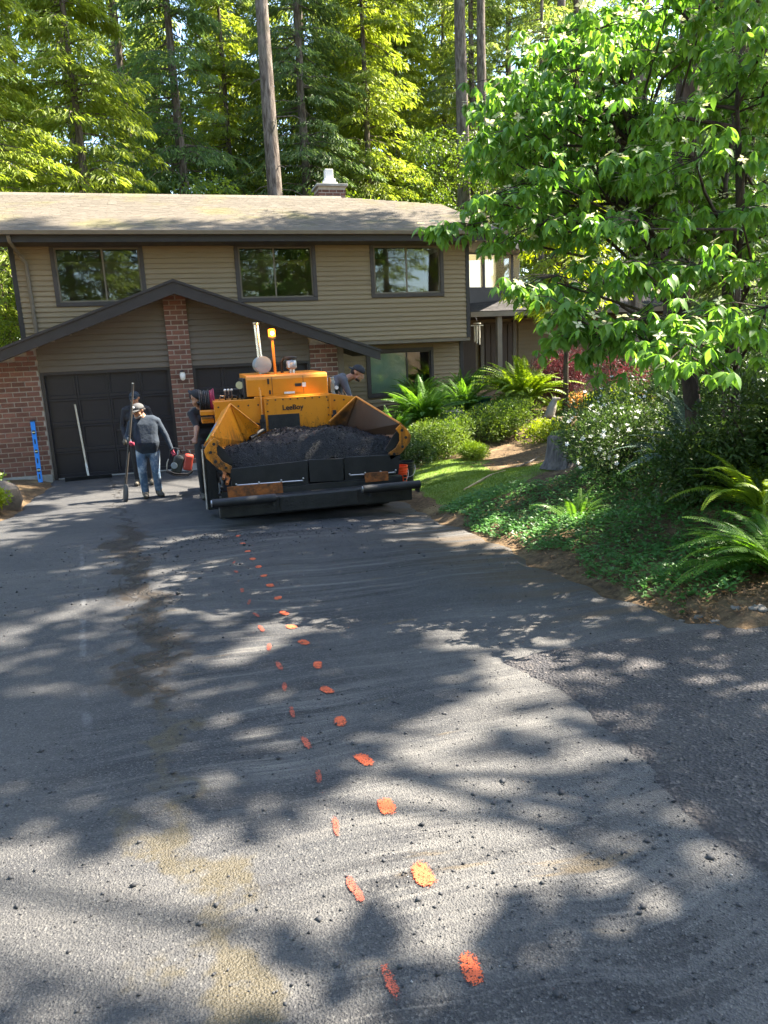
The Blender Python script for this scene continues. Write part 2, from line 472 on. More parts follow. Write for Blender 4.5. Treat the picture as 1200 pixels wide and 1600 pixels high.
# newer, darker overlay on the right with a ragged front edge
def patch_mesh():
    edge = [(1.58, 3.51), (1.66, 3.15), (1.69, 2.82), (1.66, 2.5), (1.62, 2.25), (1.57, 1.95), (1.55, 1.73), (1.56, 1.4), (1.5, .6), (1.5, -3.9)]
    far = [(2.1, 3.55), (2.5, 3.53), (2.98, 3.5), (3.6, 3.3), (4.6, 3.18), (6, 3.1), (8.8, 3.0)]
    ey = np.linspace(-3.9, 3.5, 190)
    ex = np.interp(ey, [e[1] for e in edge[::-1]], [e[0] for e in edge[::-1]])
    ex = ex + .010 * np.sin(9 * ey) + .008 * np.sin(23 * ey + 1) + rng.normal(0, .007, len(ey))
    t = np.linspace(0, 1, 50) ** 1.3
    X = ex[:, None] * (1 - t) + 8.7 * t
    top = np.interp(X, [1.5] + [p[0] for p in far], [3.5] + [p[1] for p in far]) + .02 * np.sin(14 * X)
    Y = -3.9 + (ey[:, None] + 3.9) / (3.5 + 3.9) * (top + 3.9)
    Z = drive_z(X, Y) + .014; Z[:, 0] -= .016; Z[-1, :] -= .016
    ii = np.arange(X.size).reshape(X.shape)
    return mesh_np('asphalt_patch', np.stack([X.ravel(), Y.ravel(), Z.ravel()], 1),
                   np.stack([ii[:-1, :-1].ravel(), ii[:-1, 1:].ravel(), ii[1:, 1:].ravel(), ii[1:, :-1].ravel()], 1), fresh_asphalt_mat(), True)
structure(obj('asphalt_patch', patch_mesh()))

# loose crumbs of mix
def crumbs(name, pts, size, m, lift=0.0):
    n = len(pts)
    base = np.array([(1, 0, 0), (-1, 0, 0), (0, 1, 0), (0, -1, 0), (0, 0, 1), (0, 0, -1)], float)
    tri = np.array([(0, 2, 4), (2, 1, 4), (1, 3, 4), (3, 0, 4), (2, 0, 5), (1, 2, 5), (3, 1, 5), (0, 3, 5)])
    a = rng.uniform(0, 6.28, n)
    v = base[None] * rng.uniform(.55, 1.2, (n, 6, 1)) * size[:, None, None]
    v = v + rng.normal(0, .2, v.shape) * size[:, None, None]
    ca, sa = np.cos(a)[:, None], np.sin(a)[:, None]
    x = v[:, :, 0] * ca - v[:, :, 1] * sa; y = v[:, :, 0] * sa + v[:, :, 1] * ca; z = v[:, :, 2] * .75
    P = np.stack([x + pts[:, 0:1], y + pts[:, 1:2], z + pts[:, 2:3] + size[:, None] * .35 + lift], 2)
    f = (tri[None] + 6 * np.arange(n)[:, None, None]).reshape(-1, 3)
    return mesh_np(name, P.reshape(-1, 3), f, m)

M_CRUMB = mat('crumb_black', (.022, .022, .024), .75, (.05, .05, .052), 30)
M_STONE = mat('stone_grey', (.30, .29, .27), .85, (.16, .15, .14), 4, bmp=.5, bscale=25, rnd=.3)
P = []
def scat(n, x0, x1, y0, y1):
    x = rng.uniform(x0, x1, n); y = rng.uniform(y0, y1, n); return np.stack([x, y], 1)
P.append(scat(6500, -1.2, 3.2, .9, 3.4)); P.append(scat(4200, .4, 3.2, .7, 2.3)); P.append(scat(3200, -2.4, 2.9, 2.2, 9))
q = scat(500, -.16, .16, 0, 1); ty = 3.3 + 5.2 * rng.random(500) ** .8; P.append(np.stack([.02 - .062 * ty + rng.normal(0, .09, 500) + .1, ty], 1))
P.append(np.stack([rng.normal(.35, .35, 900), rng.normal(8.35, .22, 900)], 1)); P.append(np.stack([rng.uniform(.2, 2.6, 700), 8.35 - np.abs(rng.normal(0, .35, 700))], 1))
P = np.concatenate(P)
s = np.clip(rng.lognormal(-6.05, .62, len(P)), .0012, .015)
s = np.where(P[:, 1] > 5.5, s * 1.7, s)
zz = drive_z(P[:, 0], P[:, 1]) + np.where((P[:, 0] > 1.7) & (P[:, 1] < 3.45), .014, 0)
o = obj('asphalt_crumbs', crumbs('asphalt_crumbs', np.column_stack([P, zz]), s, M_CRUMB))
tag(o, 'black crumbs of loose asphalt mix scattered over the driveway', 'debris', kind='stuff')
P2 = np.concatenate([scat(500, -2.2, 3.0, .9, 6), scat(300, .5, 3, .8, 3.3)])
o = obj('stone_chips', crumbs('stone_chips', np.column_stack([P2, drive_z(P2[:, 0], P2[:, 1]) + np.where((P2[:, 0] > 1.7) & (P2[:, 1] < 3.45), .014, 0)]), np.clip(rng.lognormal(-6.1, .4, len(P2)), .001, .006), M_STONE))
tag(o, 'tiny pale stone chips lying on the asphalt', 'debris', kind='stuff')

# orange paint marks
def paint_mat(name, c, cover):
    mt, nt, b = new_mat(name)
    tc = nt.nodes.new('ShaderNodeNewGeometry').outputs['Position']
    oc = nt.nodes.new('ShaderNodeTexCoord').outputs['Object']
    sp = nt.nodes.new('ShaderNodeSeparateXYZ'); link(nt, oc, sp.inputs[0])
    p4 = lambda q: mth(nt, 'POWER', mth(nt, 'ABSOLUTE', q), 2.6)
    rad = mth(nt, 'POWER', mth(nt, 'ADD', p4(sp.outputs[0]), p4(sp.outputs[1])), 1 / 2.6)
    fine = noise_n(nt, tc, 170, 3, .65); med = noise_n(nt, tc, 34, 4, .7)
    w = mth(nt, 'ADD', mth(nt, 'MULTIPLY', fine, .6), mth(nt, 'MULTIPLY', med, .4))
    lim = mth(nt, 'ADD', mth(nt, 'MULTIPLY', mth(nt, 'SUBTRACT', 1.0, ramp(nt, rad, .45, 1.0)), cover), .28)
    a_ = ramp(nt, mth(nt, 'SUBTRACT', lim, w), -.03, .04)
    b.inputs['Base Color'].default_value = (*c, 1); b.inputs['Roughness'].default_value = .8
    bump(nt, b, fine, .8, .012)
    tr = nt.nodes.new('ShaderNodeBsdfTransparent'); mx = nt.nodes.new('ShaderNodeMixShader')
    link(nt, a_, mx.inputs[0]); link(nt, tr.outputs[0], mx.inputs[1]); link(nt, b.outputs[0], mx.inputs[2]); link(nt, mx.outputs[0], nt.nodes['Material Output'].inputs[0])
    return mt
M_OR = paint_mat('orange_marking_paint', (.62, .105, .032), .285); M_OR2 = paint_mat('faded_red_marking_paint', (.33, .065, .034), .26)
def h2(cx, cy):   # from the level frame of the view to the house frame
    c, s_ = math.cos(YAW), math.sin(YAW); return (cx * c + cy * s_, -cx * s_ + cy * c)
d1 = [(.17, 1.57), (.07, 1.95), (-.04, 2.34), (-.13, 2.7), (-.25, 3.08), (-.34, 3.46), (-.42, 3.83), (-.54, 4.23), (-.66, 4.56), (-.75, 4.88), (-.85, 5.29), (-.97, 5.69), (-1.08, 6.05), (-1.19, 6.43), (-1.31, 6.8), (-1.43, 7.2), (-1.57, 7.65), (-1.71, 8.13)]
d2 = [(-.04, 1.54), (-.14, 1.89), (-.22, 2.23), (-.31, 2.58), (-.39, 2.88), (-.49, 3.2), (-.57, 3.53), (-.64, 3.84), (-.75, 4.17), (-.86, 4.55), (-.95, 4.87), (-1.06, 5.21), (-1.18, 5.57), (-1.37, 6.27), (-1.47, 6.68)]
def disc(m):
    n = 24; me = bpy.data.meshes.new('paint_dash')
    me.from_pydata([(0, 0, 0)] + [(math.cos(2 * math.pi * i / n), math.sin(2 * math.pi * i / n), 0) for i in range(n)], [], [(0, 1 + i, 1 + (i + 1) % n) for i in range(n)]); me.materials.append(m)
    return me
DASH = {m.name: disc(m) for m in (M_OR, M_OR2)}
def paint_dash(p, w, l, m):
    x, y = h2(*p); e = .02
    sl = Vector((1, 0, (float(drive_z(x + e, y)) - float(drive_z(x - e, y))) / (2 * e))); tl_ = Vector((0, 1, (float(drive_z(x, y + e)) - float(drive_z(x, y - e))) / (2 * e)))
    nrm = sl.cross(tl_).normalized()
    q = Vector((0, 0, 1)).rotation_difference(nrm).to_matrix() @ Matrix.Rotation(rng.normal(R(1), R(8)), 3, 'Z')
    obj('paint_dash', DASH[m.name], driveway, (x, y, float(drive_z(x, y)) + .006), q.to_euler(), scale=(w * .68, l * .68, 1))
for i, p in enumerate(d1): paint_dash(p, .066 * rng.uniform(.85, 1.15), .118 * rng.uniform(.85, 1.2), M_OR)
for i, p in enumerate(d2): paint_dash(p, .032 * rng.uniform(.8, 1.2), .145 * rng.uniform(.8, 1.2), M_OR2)

# lawn of moss, dipping under the soil at its edge
def moss_mat():
    mt, nt, b = new_mat('moss')
    tc = nt.nodes.new('ShaderNodeTexCoord').outputs['Object']
    n1 = noise_n(nt, tc, 2.2, 5, .65); n2 = noise_n(nt, tc, 45, 5, .7)
    c = mixc(nt, ramp(nt, n2, .3, .7), (.07, .13, .012), (.16, .24, .025))
    c = mixc(nt, mth(nt, 'MULTIPLY', ramp(nt, n1, .55, .72), .7), c, (.11, .075, .04))
    link(nt, c, b.inputs['Base Color']); b.inputs['Roughness'].default_value = .95
    bump(nt, b, n2, .9, .03)
    return mt
M_MOSS = moss_mat()
def lawn_mask(x, y):
    w = .3 * np.sin(2.3 * x + .4) + .25 * np.sin(1.7 * y) + .12 * np.sin(5 * x + 3 * y)
    m1 = sst(0, .5, x - 3.15 + .3 * w) * (1 - sst(5.6, 6.4, x + w)) * sst(8.3, 9.0, y + .4 * w) * (1 - sst(12.2, 13.2, y + w))
    bare = np.exp(-(((x - 5.5) / .75) ** 2 + ((y - 11.2) / 1.0) ** 2) * 1.2)
    return m1 - 1.1 * bare
xs = np.linspace(2.9, 7, 110); ys = np.linspace(7.9, 13.8, 150)
def lawn_z(x, y): return T(x, y) - .03 + .06 * np.clip(lawn_mask(x, y), 0, 1) + .008 * np.sin(9 * x) * np.sin(8 * y)
structure(obj('lawn', grid_mesh('lawn', xs, ys, lawn_z, M_MOSS)))

# ================================================================== HOUSE
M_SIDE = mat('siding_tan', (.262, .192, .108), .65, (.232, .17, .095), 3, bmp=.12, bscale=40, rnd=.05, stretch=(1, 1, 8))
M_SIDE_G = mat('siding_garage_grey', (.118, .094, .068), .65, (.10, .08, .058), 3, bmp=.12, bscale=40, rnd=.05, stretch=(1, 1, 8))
M_TRIM = mat('trim_dark_brown', (.031, .026, .025), .5, (.024, .02, .019), 5, bmp=.08)
M_TRIM2 = mat('trim_brown_frame', (.062, .048, .042), .5, (.05, .04, .035), 5)
M_FASC = mat('fascia_tan', (.17, .135, .09), .55, (.14, .11, .075), 4)
M_SOFF = mat('soffit_brown', (.10, .08, .058), .8)
M_BRICK = mat('brick_red', (.18, .082, .056), .85, (.13, .06, .043), 9, bmp=.5, bscale=70, rnd=.32)
M_MORT = mat('mortar', (.40, .355, .30), .95, (.31, .275, .23), 20, bmp=.5, bscale=90)
M_DOOR = mat('garage_door_dark', (.017, .015, .018), .42, (.014, .012, .015), 5, bmp=.05)
M_CONC = mat('concrete', (.33, .32, .29), .9, (.22, .21, .19), 5, bmp=.4, bscale=50)
M_GLASS = glass_mat('window_glass'); M_GLASS2 = glass_mat('clear_glass', (.93, .94, .92), .05)
M_DARKIN = mat('dark_interior', (.05, .045, .04), .9)
M_CREAM = mat('interior_cream', (.78, .70, .50), .8, (.74, .66, .47))
M_BLIND = mat('window_blind', (.78, .82, .74), .8, (.66, .74, .66), 3)
M_WHITE = mat('white_paint', (.7, .69, .66), .6, (.6, .59, .56))
M_WOODDOOR = mat('entry_wood', (.085, .05, .026), .55, (.055, .032, .018), 4, stretch=(14, 1, 1))

def shingle_mat(name, c1, c2, moss=0):
    mt, nt, b = new_mat(name)
    g = nt.nodes.new('ShaderNodeNewGeometry').outputs['Random Per Island']
    tc = nt.nodes.new('ShaderNodeTexCoord').outputs['Object']
    n1 = noise_n(nt, tc, .7, 4); n2 = noise_n(nt, tc, 60, 3)
    c = mixc(nt, g, c1, c2)
    c = mixc(nt, mth(nt, 'MULTIPLY', ramp(nt, n2, .4, .7), .5), c, tuple(x * .5 for x in c1))
    if moss: c = mixc(nt, mth(nt, 'MULTIPLY', ramp(nt, n1, .48, .68), moss), c, (.16, .15, .045))
    link(nt, c, b.inputs['Base Color']); b.inputs['Roughness'].default_value = .95
    b.inputs['Specular IOR Level'].default_value = .15
    bump(nt, b, n2, .5, .01)
    return mt
M_SHING = shingle_mat('shingles_brown', (.125, .108, .085), (.165, .143, .113), .4)
M_SHING_D = shingle_mat('shingles_dark', (.045, .042, .042), (.085, .08, .078))

house = thing('house', 'two storey tan sided house with dark trim and a brick fronted double garage', 'house', (0, 0, 0))

def siding_unit(p):
    return MB().prism([(0, 0), (-.034, 0), (-.034, .012), (-.008, p), (0, p)], 'x', 0, 1)   # (y,z) profile: lower lip proud
_units = {}
def siding(parent, m, x0, x1, z0, z1, y, pitch=.105, holes=(), slope=None, tagname='siding_board', rot=0, org=(0, 0)):
    """lap boards between x0..x1, z0..z1 on plane y; holes = (xa, xb, za, zb); slope(z) -> (xa, xb) clips the gable"""
    key = (m.name, round(pitch, 4))
    if key not in _units: _units[key] = siding_unit(pitch * .995).mesh(tagname, m)
    n = int((z1 - z0) / pitch + .999)
    for i in range(n):
        za = z0 + i * pitch; zb = min(za + pitch, z1)
        if zb - za < pitch * .35: continue
        a, b = x0, x1
        if slope:
            s0, s1 = slope((za + zb) / 2); a, b = max(a, s0), min(b, s1)
        if b - a < .05: continue
        segs = [(a, b)]
        for (ha, hb, hz0, hz1) in holes:
            if zb > hz0 + .03 and za < hz1 - .03:
                ns = []
                for (p, q) in segs:
                    if hb <= p or ha >= q: ns.append((p, q)); continue
                    if ha > p: ns.append((p, ha))
                    if hb < q: ns.append((hb, q))
                segs = ns
        for (p, q) in segs:
            if q - p < .03: continue
            c, s_ = math.cos(rot), math.sin(rot)
            obj(tagname, _units[key], parent, (org[0] + p * c - y * s_ if rot else p, org[1] + p * s_ + y * c if rot else y, za), (0, 0, rot), scale=(q - p, 1, (zb - za) / pitch))

BRICK_ME = MB().box(0, .235, -.012, 0, 0, .08).mesh('brick', M_BRICK)
def brick_wall(parent, x0, x1, z0, z1, y, slope=None, pitch=.25, course=.1):
    n = int((z1 - z0) / course + .5)
    for i in range(n):
        z = z0 + i * course + .007
        x = x0 - (pitch / 2 if i % 2 else 0)
        lim = (x0, x1)
        if slope:
            s0, s1 = slope(z + course); lim = (max(x0, s0), min(x1, s1))
        while x < lim[1] - .02:
            a = max(x, lim[0]); b = min(x + pitch - .022, lim[1])
            if b - a > .04:
                obj('brick', BRICK_ME, parent, (a, y - random.uniform(0, .005), z), scale=((b - a) / .235, 1, random.uniform(.96, 1.03)))
            x += pitch

def window(parent, x0, x1, z0, z1, y, mull, trim=.09, blind=None, glass=None, split=True):
    f = MB(); d = .05
    f.box(x0, x1, y - d, y + .02, z0, z0 + trim); f.box(x0, x1, y - d, y + .02, z1 - trim, z1)
    f.box(x0, x0 + trim, y - d + .002, y + .02, z0 + trim, z1 - trim); f.box(x1 - trim, x1, y - d + .002, y + .02, z0 + trim, z1 - trim)
    w = f.build('window', M_TRIM2, parent, bevel=.004)
    ix0, ix1, iz0, iz1 = x0 + trim, x1 - trim, z0 + trim, z1 - trim
    s = MB()
    for (a, b, yy_) in ((ix0, mull + .02, y - .012), (mull - .02, ix1, y + .006)):
        s = MB()
        t = .035
        s.box(a, b, yy_ - .012, yy_ + .012, iz0, iz0 + t); s.box(a, b, yy_ - .012, yy_ + .012, iz1 - t, iz1)
        s.box(a, a + t, yy_ - .0115, yy_ + .0115, iz0 + t, iz1 - t); s.box(b - t, b, yy_ - .0115, yy_ + .0115, iz0 + t, iz1 - t)
        s.build('sash', M_FASC if blind is None else M_TRIM2, w)
        MB().box(a + t - .005, b - t + .005, yy_ - .003, yy_ + .003, iz0 + t - .005, iz1 - t + .005).build('pane', glass or M_GLASS, w)
    if blind:
        bl = MB()
        bl.box(ix0, ix0 + (ix1 - ix0) * .60, y + .03, y + .036, iz0 - .3, iz1 + .1)
        bl.build('blind', M_BLIND, w)
    return w

# ---- upper storey, front plane y = 18
UW = (-3.32, 7.41, 2.60, 5.02)
wins = [(-2.50, -.54, 3.62, 4.96, -1.42), (1.50, 3.43, 3.62, 4.96, 2.42), (4.79, 6.71, 3.65, 4.96, 5.72)]
uw = MB()
xs_ = [UW[0]] + [v for w in wins for v in (w[0] + .05, w[1] - .05)] + [UW[1]]
for a, b in zip(xs_[0::2], xs_[1::2]): uw.box(a, b, 18.002, 18.12, UW[2], UW[3])
for w in wins:
    uw.box(w[0] + .05, w[1] - .05, 18.004, 18.12, UW[2] + .001, w[2] + .05); uw.box(w[0] + .05, w[1] - .05, 18.004, 18.12, w[3] - .05, UW[3] - .001)
upper_wall = uw.build('upper_wall', M_SIDE, house)
siding(upper_wall, M_SIDE, UW[0] + .1, UW[1] - .1, UW[2] + .02, UW[3], 18.0, .112, [(w[0], w[1], w[2], w[3]) for w in wins])
for w in wins: window(house, w[0], w[1], w[2], w[3], 18.0, w[4])
for x in (UW[0], UW[1] - .1): MB().box(x, x + .1, 17.96, 18.0, UW[2], UW[3]).build('corner_board', M_TRIM, house, bevel=.004)
# overhang underside, lower wall y = 18.6
MB().box(3.4, 7.41, 17.985, 18.75, 2.52, 2.598).build('overhang_soffit', M_FASC, house)
lw = MB(); LWIN = (4.72, 6.58, 1.15, 2.40)
lw.box(3.3, LWIN[0] + .05, 18.602, 18.72, .3, 2.52); lw.box(LWIN[1] - .05, 7.43, 18.602, 18.72, .3, 2.52)
lw.box(LWIN[0] + .05, LWIN[1] - .05, 18.604, 18.72, .3, LWIN[2] + .05); lw.box(LWIN[0] + .05, LWIN[1] - .05, 18.604, 18.72, LWIN[3] - .05, 2.519)
lower_wall = lw.build('lower_wall', M_SIDE, house)
siding(lower_wall, M_SIDE, 3.35, 7.33, .45, 2.50, 18.6, .112, [LWIN])
window(house, *LWIN, 18.6, 5.83, .08, blind=True)
MB().box(7.335, 7.435, 18.56, 18.60, .3, 2.518).build('corner_board', M_TRIM, house, bevel=.004)
# body of the house behind: side, back walls and floors keep the rooms dark
hb = MB()
hb.box(-3.30, -3.18, 18.12, 25.6, .2, 5.02); hb.box(-3.30, 10, 25.5, 25.62, .2, 5.02); hb.box(7.29, 7.40, 18.72, 25.5, .2, 5.02)
hb.box(-3.18, 7.29, 18.13, 25.5, 2.61, 2.7); hb.box(-3.18, 7.29, 21.2, 21.3, 2.71, 5.0)
hb.build('shell_wall', M_SIDE, house)
# ---- main roof
RS = (6.75 - 5.13) / (21.7 - 17.4)
def roof_z(y): return 5.13 + RS * (y - 17.4)
R1 = (5.0, 21.7, 6.75); R2 = (7.75, 20.75, roof_z(20.75)); E0 = (8.12, 17.4, 5.13); L0 = (-4.3, 17.4, 5.13); L1 = (-4.3, 21.7, 6.75)
rf = MB()
rf.sheet([L0, E0, R2, R1, L1], -.09)
rf.sheet([(-4.3, 26.0, 5.13), L1, R1, (5.0, 26.0, 5.13)], -.09)
PE = (10.2, 20.0, 5.10)
def _lerp(a, b, t): return tuple(a[i] + (b[i] - a[i]) * t for i in range(3))
Q2 = (9.3, 22.0, 5.75); A_, B_ = _lerp(E0, R2, .22), _lerp(PE, Q2, .22)
rf.sheet([E0, PE, B_, A_], -.09)                                     # strip along the angled eave; roof left open above it to let sun into the bay room
rf.sheet([R2, Q2, (9, 26, 5.13), (5.0, 26, 5.13), R1], -.09)
roof = rf.build('roof', M_TRIM, house)
def shingles(name, parent, m, P0, ux, uy, W, Hh, xr_fn, course=.115, tabw=.2):
    """P0 eave corner, ux along the eave, uy up the slope"""
    ux = Vector(ux).normalized(); uy = Vector(uy).normalized(); nz = ux.cross(uy)
    vs = []; fs = []
    n = int(Hh / course)
    for j in range(n + 1):
        s0 = j * course; s1 = min(s0 + course * 1.25, Hh)
        xa, xb = xr_fn(s0 / Hh)
        x = xa - random.uniform(0, tabw)
        while x < xb:
            w = tabw * random.uniform(.8, 1.2); a = max(x, xa); b = min(x + w - .006, xb); x += w
            if b - a < .02: continue
            h = .007 + random.uniform(0, .003)
            lo = s0 + random.uniform(-.004, .004)
            p = [P0 + ux * a + uy * lo, P0 + ux * b + uy * lo, P0 + ux * b + uy * s1, P0 + ux * a + uy * s1]
            q = [p[0] + nz * h, p[1] + nz * h, p[2] + nz * .002, p[3] + nz * .002]
            o_ = len(vs); vs += [tuple(t) for t in (p[0], p[1], *q)]
            fs += [(o_ + 2, o_ + 3, o_ + 4, o_ + 5), (o_, o_ + 1, o_ + 3, o_ + 2)]
    me = bpy.data.meshes.new(name); me.from_pydata(vs, [], fs); me.materials.append(m)
    o = obj(name, me, parent); o['kind'] = 'stuff'
    return o
slope_len = math.hypot(21.7 - 17.4, 6.75 - 5.13)
def main_lim(t):
    y = 17.4 + t * 4.3
    xb = np.interp(y, [17.4, 20.75, 21.7], [8.12, 7.75, 5.0])
    return (0.0, float(xb) + 4.3)
shingles('shingle_courses', roof, M_SHING, Vector((-4.3, 17.38, 5.135)), (1, 0, 0), (0, 4.3, 1.62), 12, slope_len, main_lim)
rc = MB()
for i in range(31):
    x = -4.3 + i * .3
    rc.prism([(21.56, 6.715), (21.7, 6.77), (21.84, 6.715), (21.7, 6.80)], 'x', x, x + .295 + .0)
rc.build('ridge_cap', M_SHING, roof)
MB().box(-4.32, 8.14, 17.36, 17.40, 4.90, 5.045).build('fascia', M_TRIM, house)
g = MB(); g.prism([(17.25, 5.04), (17.355, 5.04), (17.355, 5.13), (17.345, 5.13), (17.345, 5.06), (17.27, 5.055), (17.245, 5.125), (17.235, 5.12)], 'x', -4.34, 8.16); g.build('gutter', M_FASC, house)
MB().box(-4.3, 8.1, 17.40, 18.0, 4.90, 4.93).build('soffit', M_SOFF, house)
# angled eave board over the clerestory bay
ad = (Vector(PE) - Vector(E0)); ad.z = 0; al = ad.length; aang = math.atan2(ad.y, ad.x)
MB().box(0, al, -.02, .02, -.24, .02, None).build('angled_fascia', M_TRIM, house, (E0[0] + .03, E0[1], 5.09), rot=(0, 0, aang))
MB().add([(8.12, 17.42, 4.9), (10.2, 20.02, 4.86), (9.55, 19.9, 4.88), (7.41, 19.2, 4.9), (7.41, 18.05, 4.9)], [(0, 1, 2, 3, 4)]).build('angled_soffit', M_SOFF, house)
# clerestory bay: angled wall from the corner going back right
bay = Vector((7.42, 19.2, 0)); bl_ = 2.15; bang = R(15)
fr = MB(); w0, w1 = 3.98, 4.86
fr.box(0, bl_, -.03, .06, w0 - .12, w0); fr.box(0, bl_, -.031, .06, w1, w1 + .12)
for a in (0, 1.02, 2.05): fr.box(a, a + .09, -.029, .06, w0, w1)
fr.box(0, bl_, -.028, .05, 3.3, w0 - .12)
cw = fr.build('clerestory_window', M_TRIM, house, bay, rot=(0, 0, bang))
for a in (.09, 1.11): MB().box(a, a + (.93 if a < 1 else .94), .01, .018, w0, w1).build('pane', M_GLASS2, cw)
rm = MB()
rm.box(7.45, 9.75, 21.6, 21.7, 3.5, 5.4); rm.box(7.41, 7.45, 18.1, 21.6, 3.5, 5.4); rm.add([(7.45, 19.3, 3.92), (9.5, 19.85, 3.92), (9.7, 21.6, 3.92), (7.45, 21.6, 3.92)], [(0, 1, 2, 3)])
rm.build('bay_room', M_CREAM, house)
MB().sheet([_lerp(A_, B_, .03), _lerp(A_, B_, .97), _lerp(R2, Q2, .97), _lerp(R2, Q2, .03)], -.02).build('added_skylight', M_GLASS2, house)  # unseen roof glazing, added so sunlight brightens the bay room
MB().box(8.3, 9.2, 21.55, 21.598, 4.15, 4.75).build('wall_picture', M_WHITE, house)
MB().box(9.70, 9.80, 20.45, 25.5, .6, 3.9).build('bay_side_wall', M_SIDE, house)
MB().box(9.74, 9.755, 19.85, 21.6, 3.9, 5.0).build('added_sun_side_pane', M_GLASS2, house)  # unseen glazed side, added on the sun side to light the bay room
# ---- porch
pr = MB(); pr.sheet([(7.62, 18.45, 3.27), (14.5, 18.45, 3.27), (14.5, 20.45, 3.866), (8.0, 20.45, 3.866), (7.55, 19.1, 3.5)], -.08)
proof = pr.build('porch_roof', M_TRIM, house)
shingles('shingle_courses', proof, M_SHING_D, Vector((7.6, 18.43, 3.275)), (1, 0, 0), (0, 2.45, .73), 7, 2.08, lambda t: (t * .5, 6.9))
MB().box(7.6, 14.5, 18.38, 18.42, 3.13, 3.26).build('porch_gutter', M_FASC, house)
MB().box(7.6, 14.5, 18.43, 20.3, 3.14, 3.17).build('porch_soffit', M_SOFF, house)
pw = MB(); pw.box(7.43, 14.5, 20.3, 20.42, .6, 3.14)
pwall = pw.build('porch_wall', M_SIDE, house)
siding(pwall, M_SIDE, 9.9, 14.5, .8, 3.1, 20.29, .112)
dr = MB(); dr.box(8.75, 9.7, 20.22, 20.29, 1.0, 3.05)
door = dr.build('entry_door', M_WOODDOOR, house)
for i in range(5): MB().box(8.80 + i * .18, 8.95 + i * .18, 20.195, 20.22, 1.1, 2.98).build('plank', M_WOODDOOR, door, bevel=.006)
MB().box(8.65, 8.75, 20.2, 20.29, 1.0, 3.1).build('door_trim', M_FASC, house); MB().box(9.7, 9.8, 20.2, 20.29, 1.0, 3.1).build('door_trim', M_FASC, house)
MB().box(7.9, 8.5, 20.24, 20.29, 1.2, 3.0).build('side_light', M_WOODDOOR, house)
MB().box(7.45, 7.9, 20.25, 20.29, 1.0, 3.1).build('porch_panel', M_TRIM2, house)
MB().box(8.42, 8.56, 18.5, 18.64, .9, 3.14).build('porch_post', M_FASC, house, bevel=.006)
MB().box(7.44, 13, 18.4, 20.3, .7, 1.0).build('porch_slab', M_CONC, house)
# ---- right wing far behind the dogwood
wg = MB(); wg.box(13.5, 24, 20.0, 20.12, .8, 3.3); wwall = wg.build('wing_wall', M_SIDE, house)
siding(wwall, M_SIDE, 13.5, 24, 1.0, 3.25, 19.99, .14)
wr = MB(); wr.sheet([(13.0, 19.4, 3.33), (25, 19.4, 3.33), (25, 24, 4.75), (13.0, 24, 4.75)], -.1)
wroof = wr.build('wing_roof', M_TRIM, house)
shingles('shingle_courses', wroof, M_SHING, Vector((13, 19.38, 3.335)), (1, 0, 0), (0, 4.6, 1.42), 12, 4.81, lambda t: (0, 12))
MB().box(13, 25, 19.34, 19.38, 3.15, 3.33).build('wing_fascia', M_TRIM, house)
window(house, 15.2, 17.2, 1.5, 2.8, 19.97, 16.2)
# ---- chimneys
def chimney(x0, x1, y0, y1, z0, z1, top):
    c = MB().box(x0 + .012, x1 - .012, y0 + .012, y1 - .012, z0, z1).build('chimney', M_MORT, roof)
    for side in range(2):
        n = int((z1 - z0) / .09)
        for i in range(n):
            z = z0 + i * .09 + .005
            if side == 0:
                x = x0 - (.11 if i % 2 else 0)
                while x < x1 - .02:
                    a, b = max(x, x0), min(x + .205, x1)
                    if b - a > .03: obj('brick', BRICK_ME, c, (a, y0 + .02, z), scale=((b - a) / .235, 1, .9))
                    x += .22
            else:
                y = y0 - (.11 if i % 2 else 0)
                while y < y1 - .02:
                    a, b = max(y, y0), min(y + .205, y1)
                    if b - a > .03: obj('brick', BRICK_ME, c, (x0 + .02, b, z), (0, 0, R(-90)), scale=((b - a) / .235, 1, .9))
                    y += .22
    MB().box(x0 - .06, x1 + .06, y0 - .06, y1 + .06, z1, z1 + .07).build('chimney_cap', M_CONC, c, bevel=.01)
    mx, my = (x0 + x1) / 2, (y0 + y1) / 2
    fl = MB(); fl.box(mx - .22, mx + .22, my - .2, my + .2, z1 + .07, z1 + .16); fl.box(mx - .17, mx + .17, my - .17, my + .17, z1 + .16, z1 + .26); fl.box(mx - .12, mx + .12, my - .12, my + .12, z1 + .26, top)
    fl.build('flue', M_WHITE, c, bevel=.012)
    return c
chimney(4.45, 5.27, 22.2, 22.95, 6.2, 7.18, 7.72)
chimney(16.35, 17.3, 21.8, 22.6, 3.8, 5.5, 6.05)

# ---- garage, front plane y = 16
GP = .05
def gab(z):      # gable limits at height z (underside of the roof)
    d = (3.72 - z) / .364
    return (GP - d, GP + d)
gw = MB()
gw.prism([(-4.0, 0), (-2.72, 0), (-2.72, 2.20), (-.20, 2.20), (-.20, 0), (.27, 0), (.27, 2.20), (2.78, 2.20), (2.78, 0), (3.40, 0), (3.40, 2.47), (GP, 3.70), (-4.0, 2.22)], 'y', 16.02, 16.2)
garage_wall = gw.build('garage_wall', M_MORT, house)
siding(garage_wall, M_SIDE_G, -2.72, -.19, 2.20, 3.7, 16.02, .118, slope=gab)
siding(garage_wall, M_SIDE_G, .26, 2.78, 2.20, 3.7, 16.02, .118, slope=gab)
pl = MB().box(-4.0, -2.74, 16.005, 16.03, .12, 2.25).build('brick_pier', M_MORT, house)
brick_wall(pl, -4.0, -2.74, .14, 2.75, 16.006, slope=lambda z: (gab(z)[0], 9))
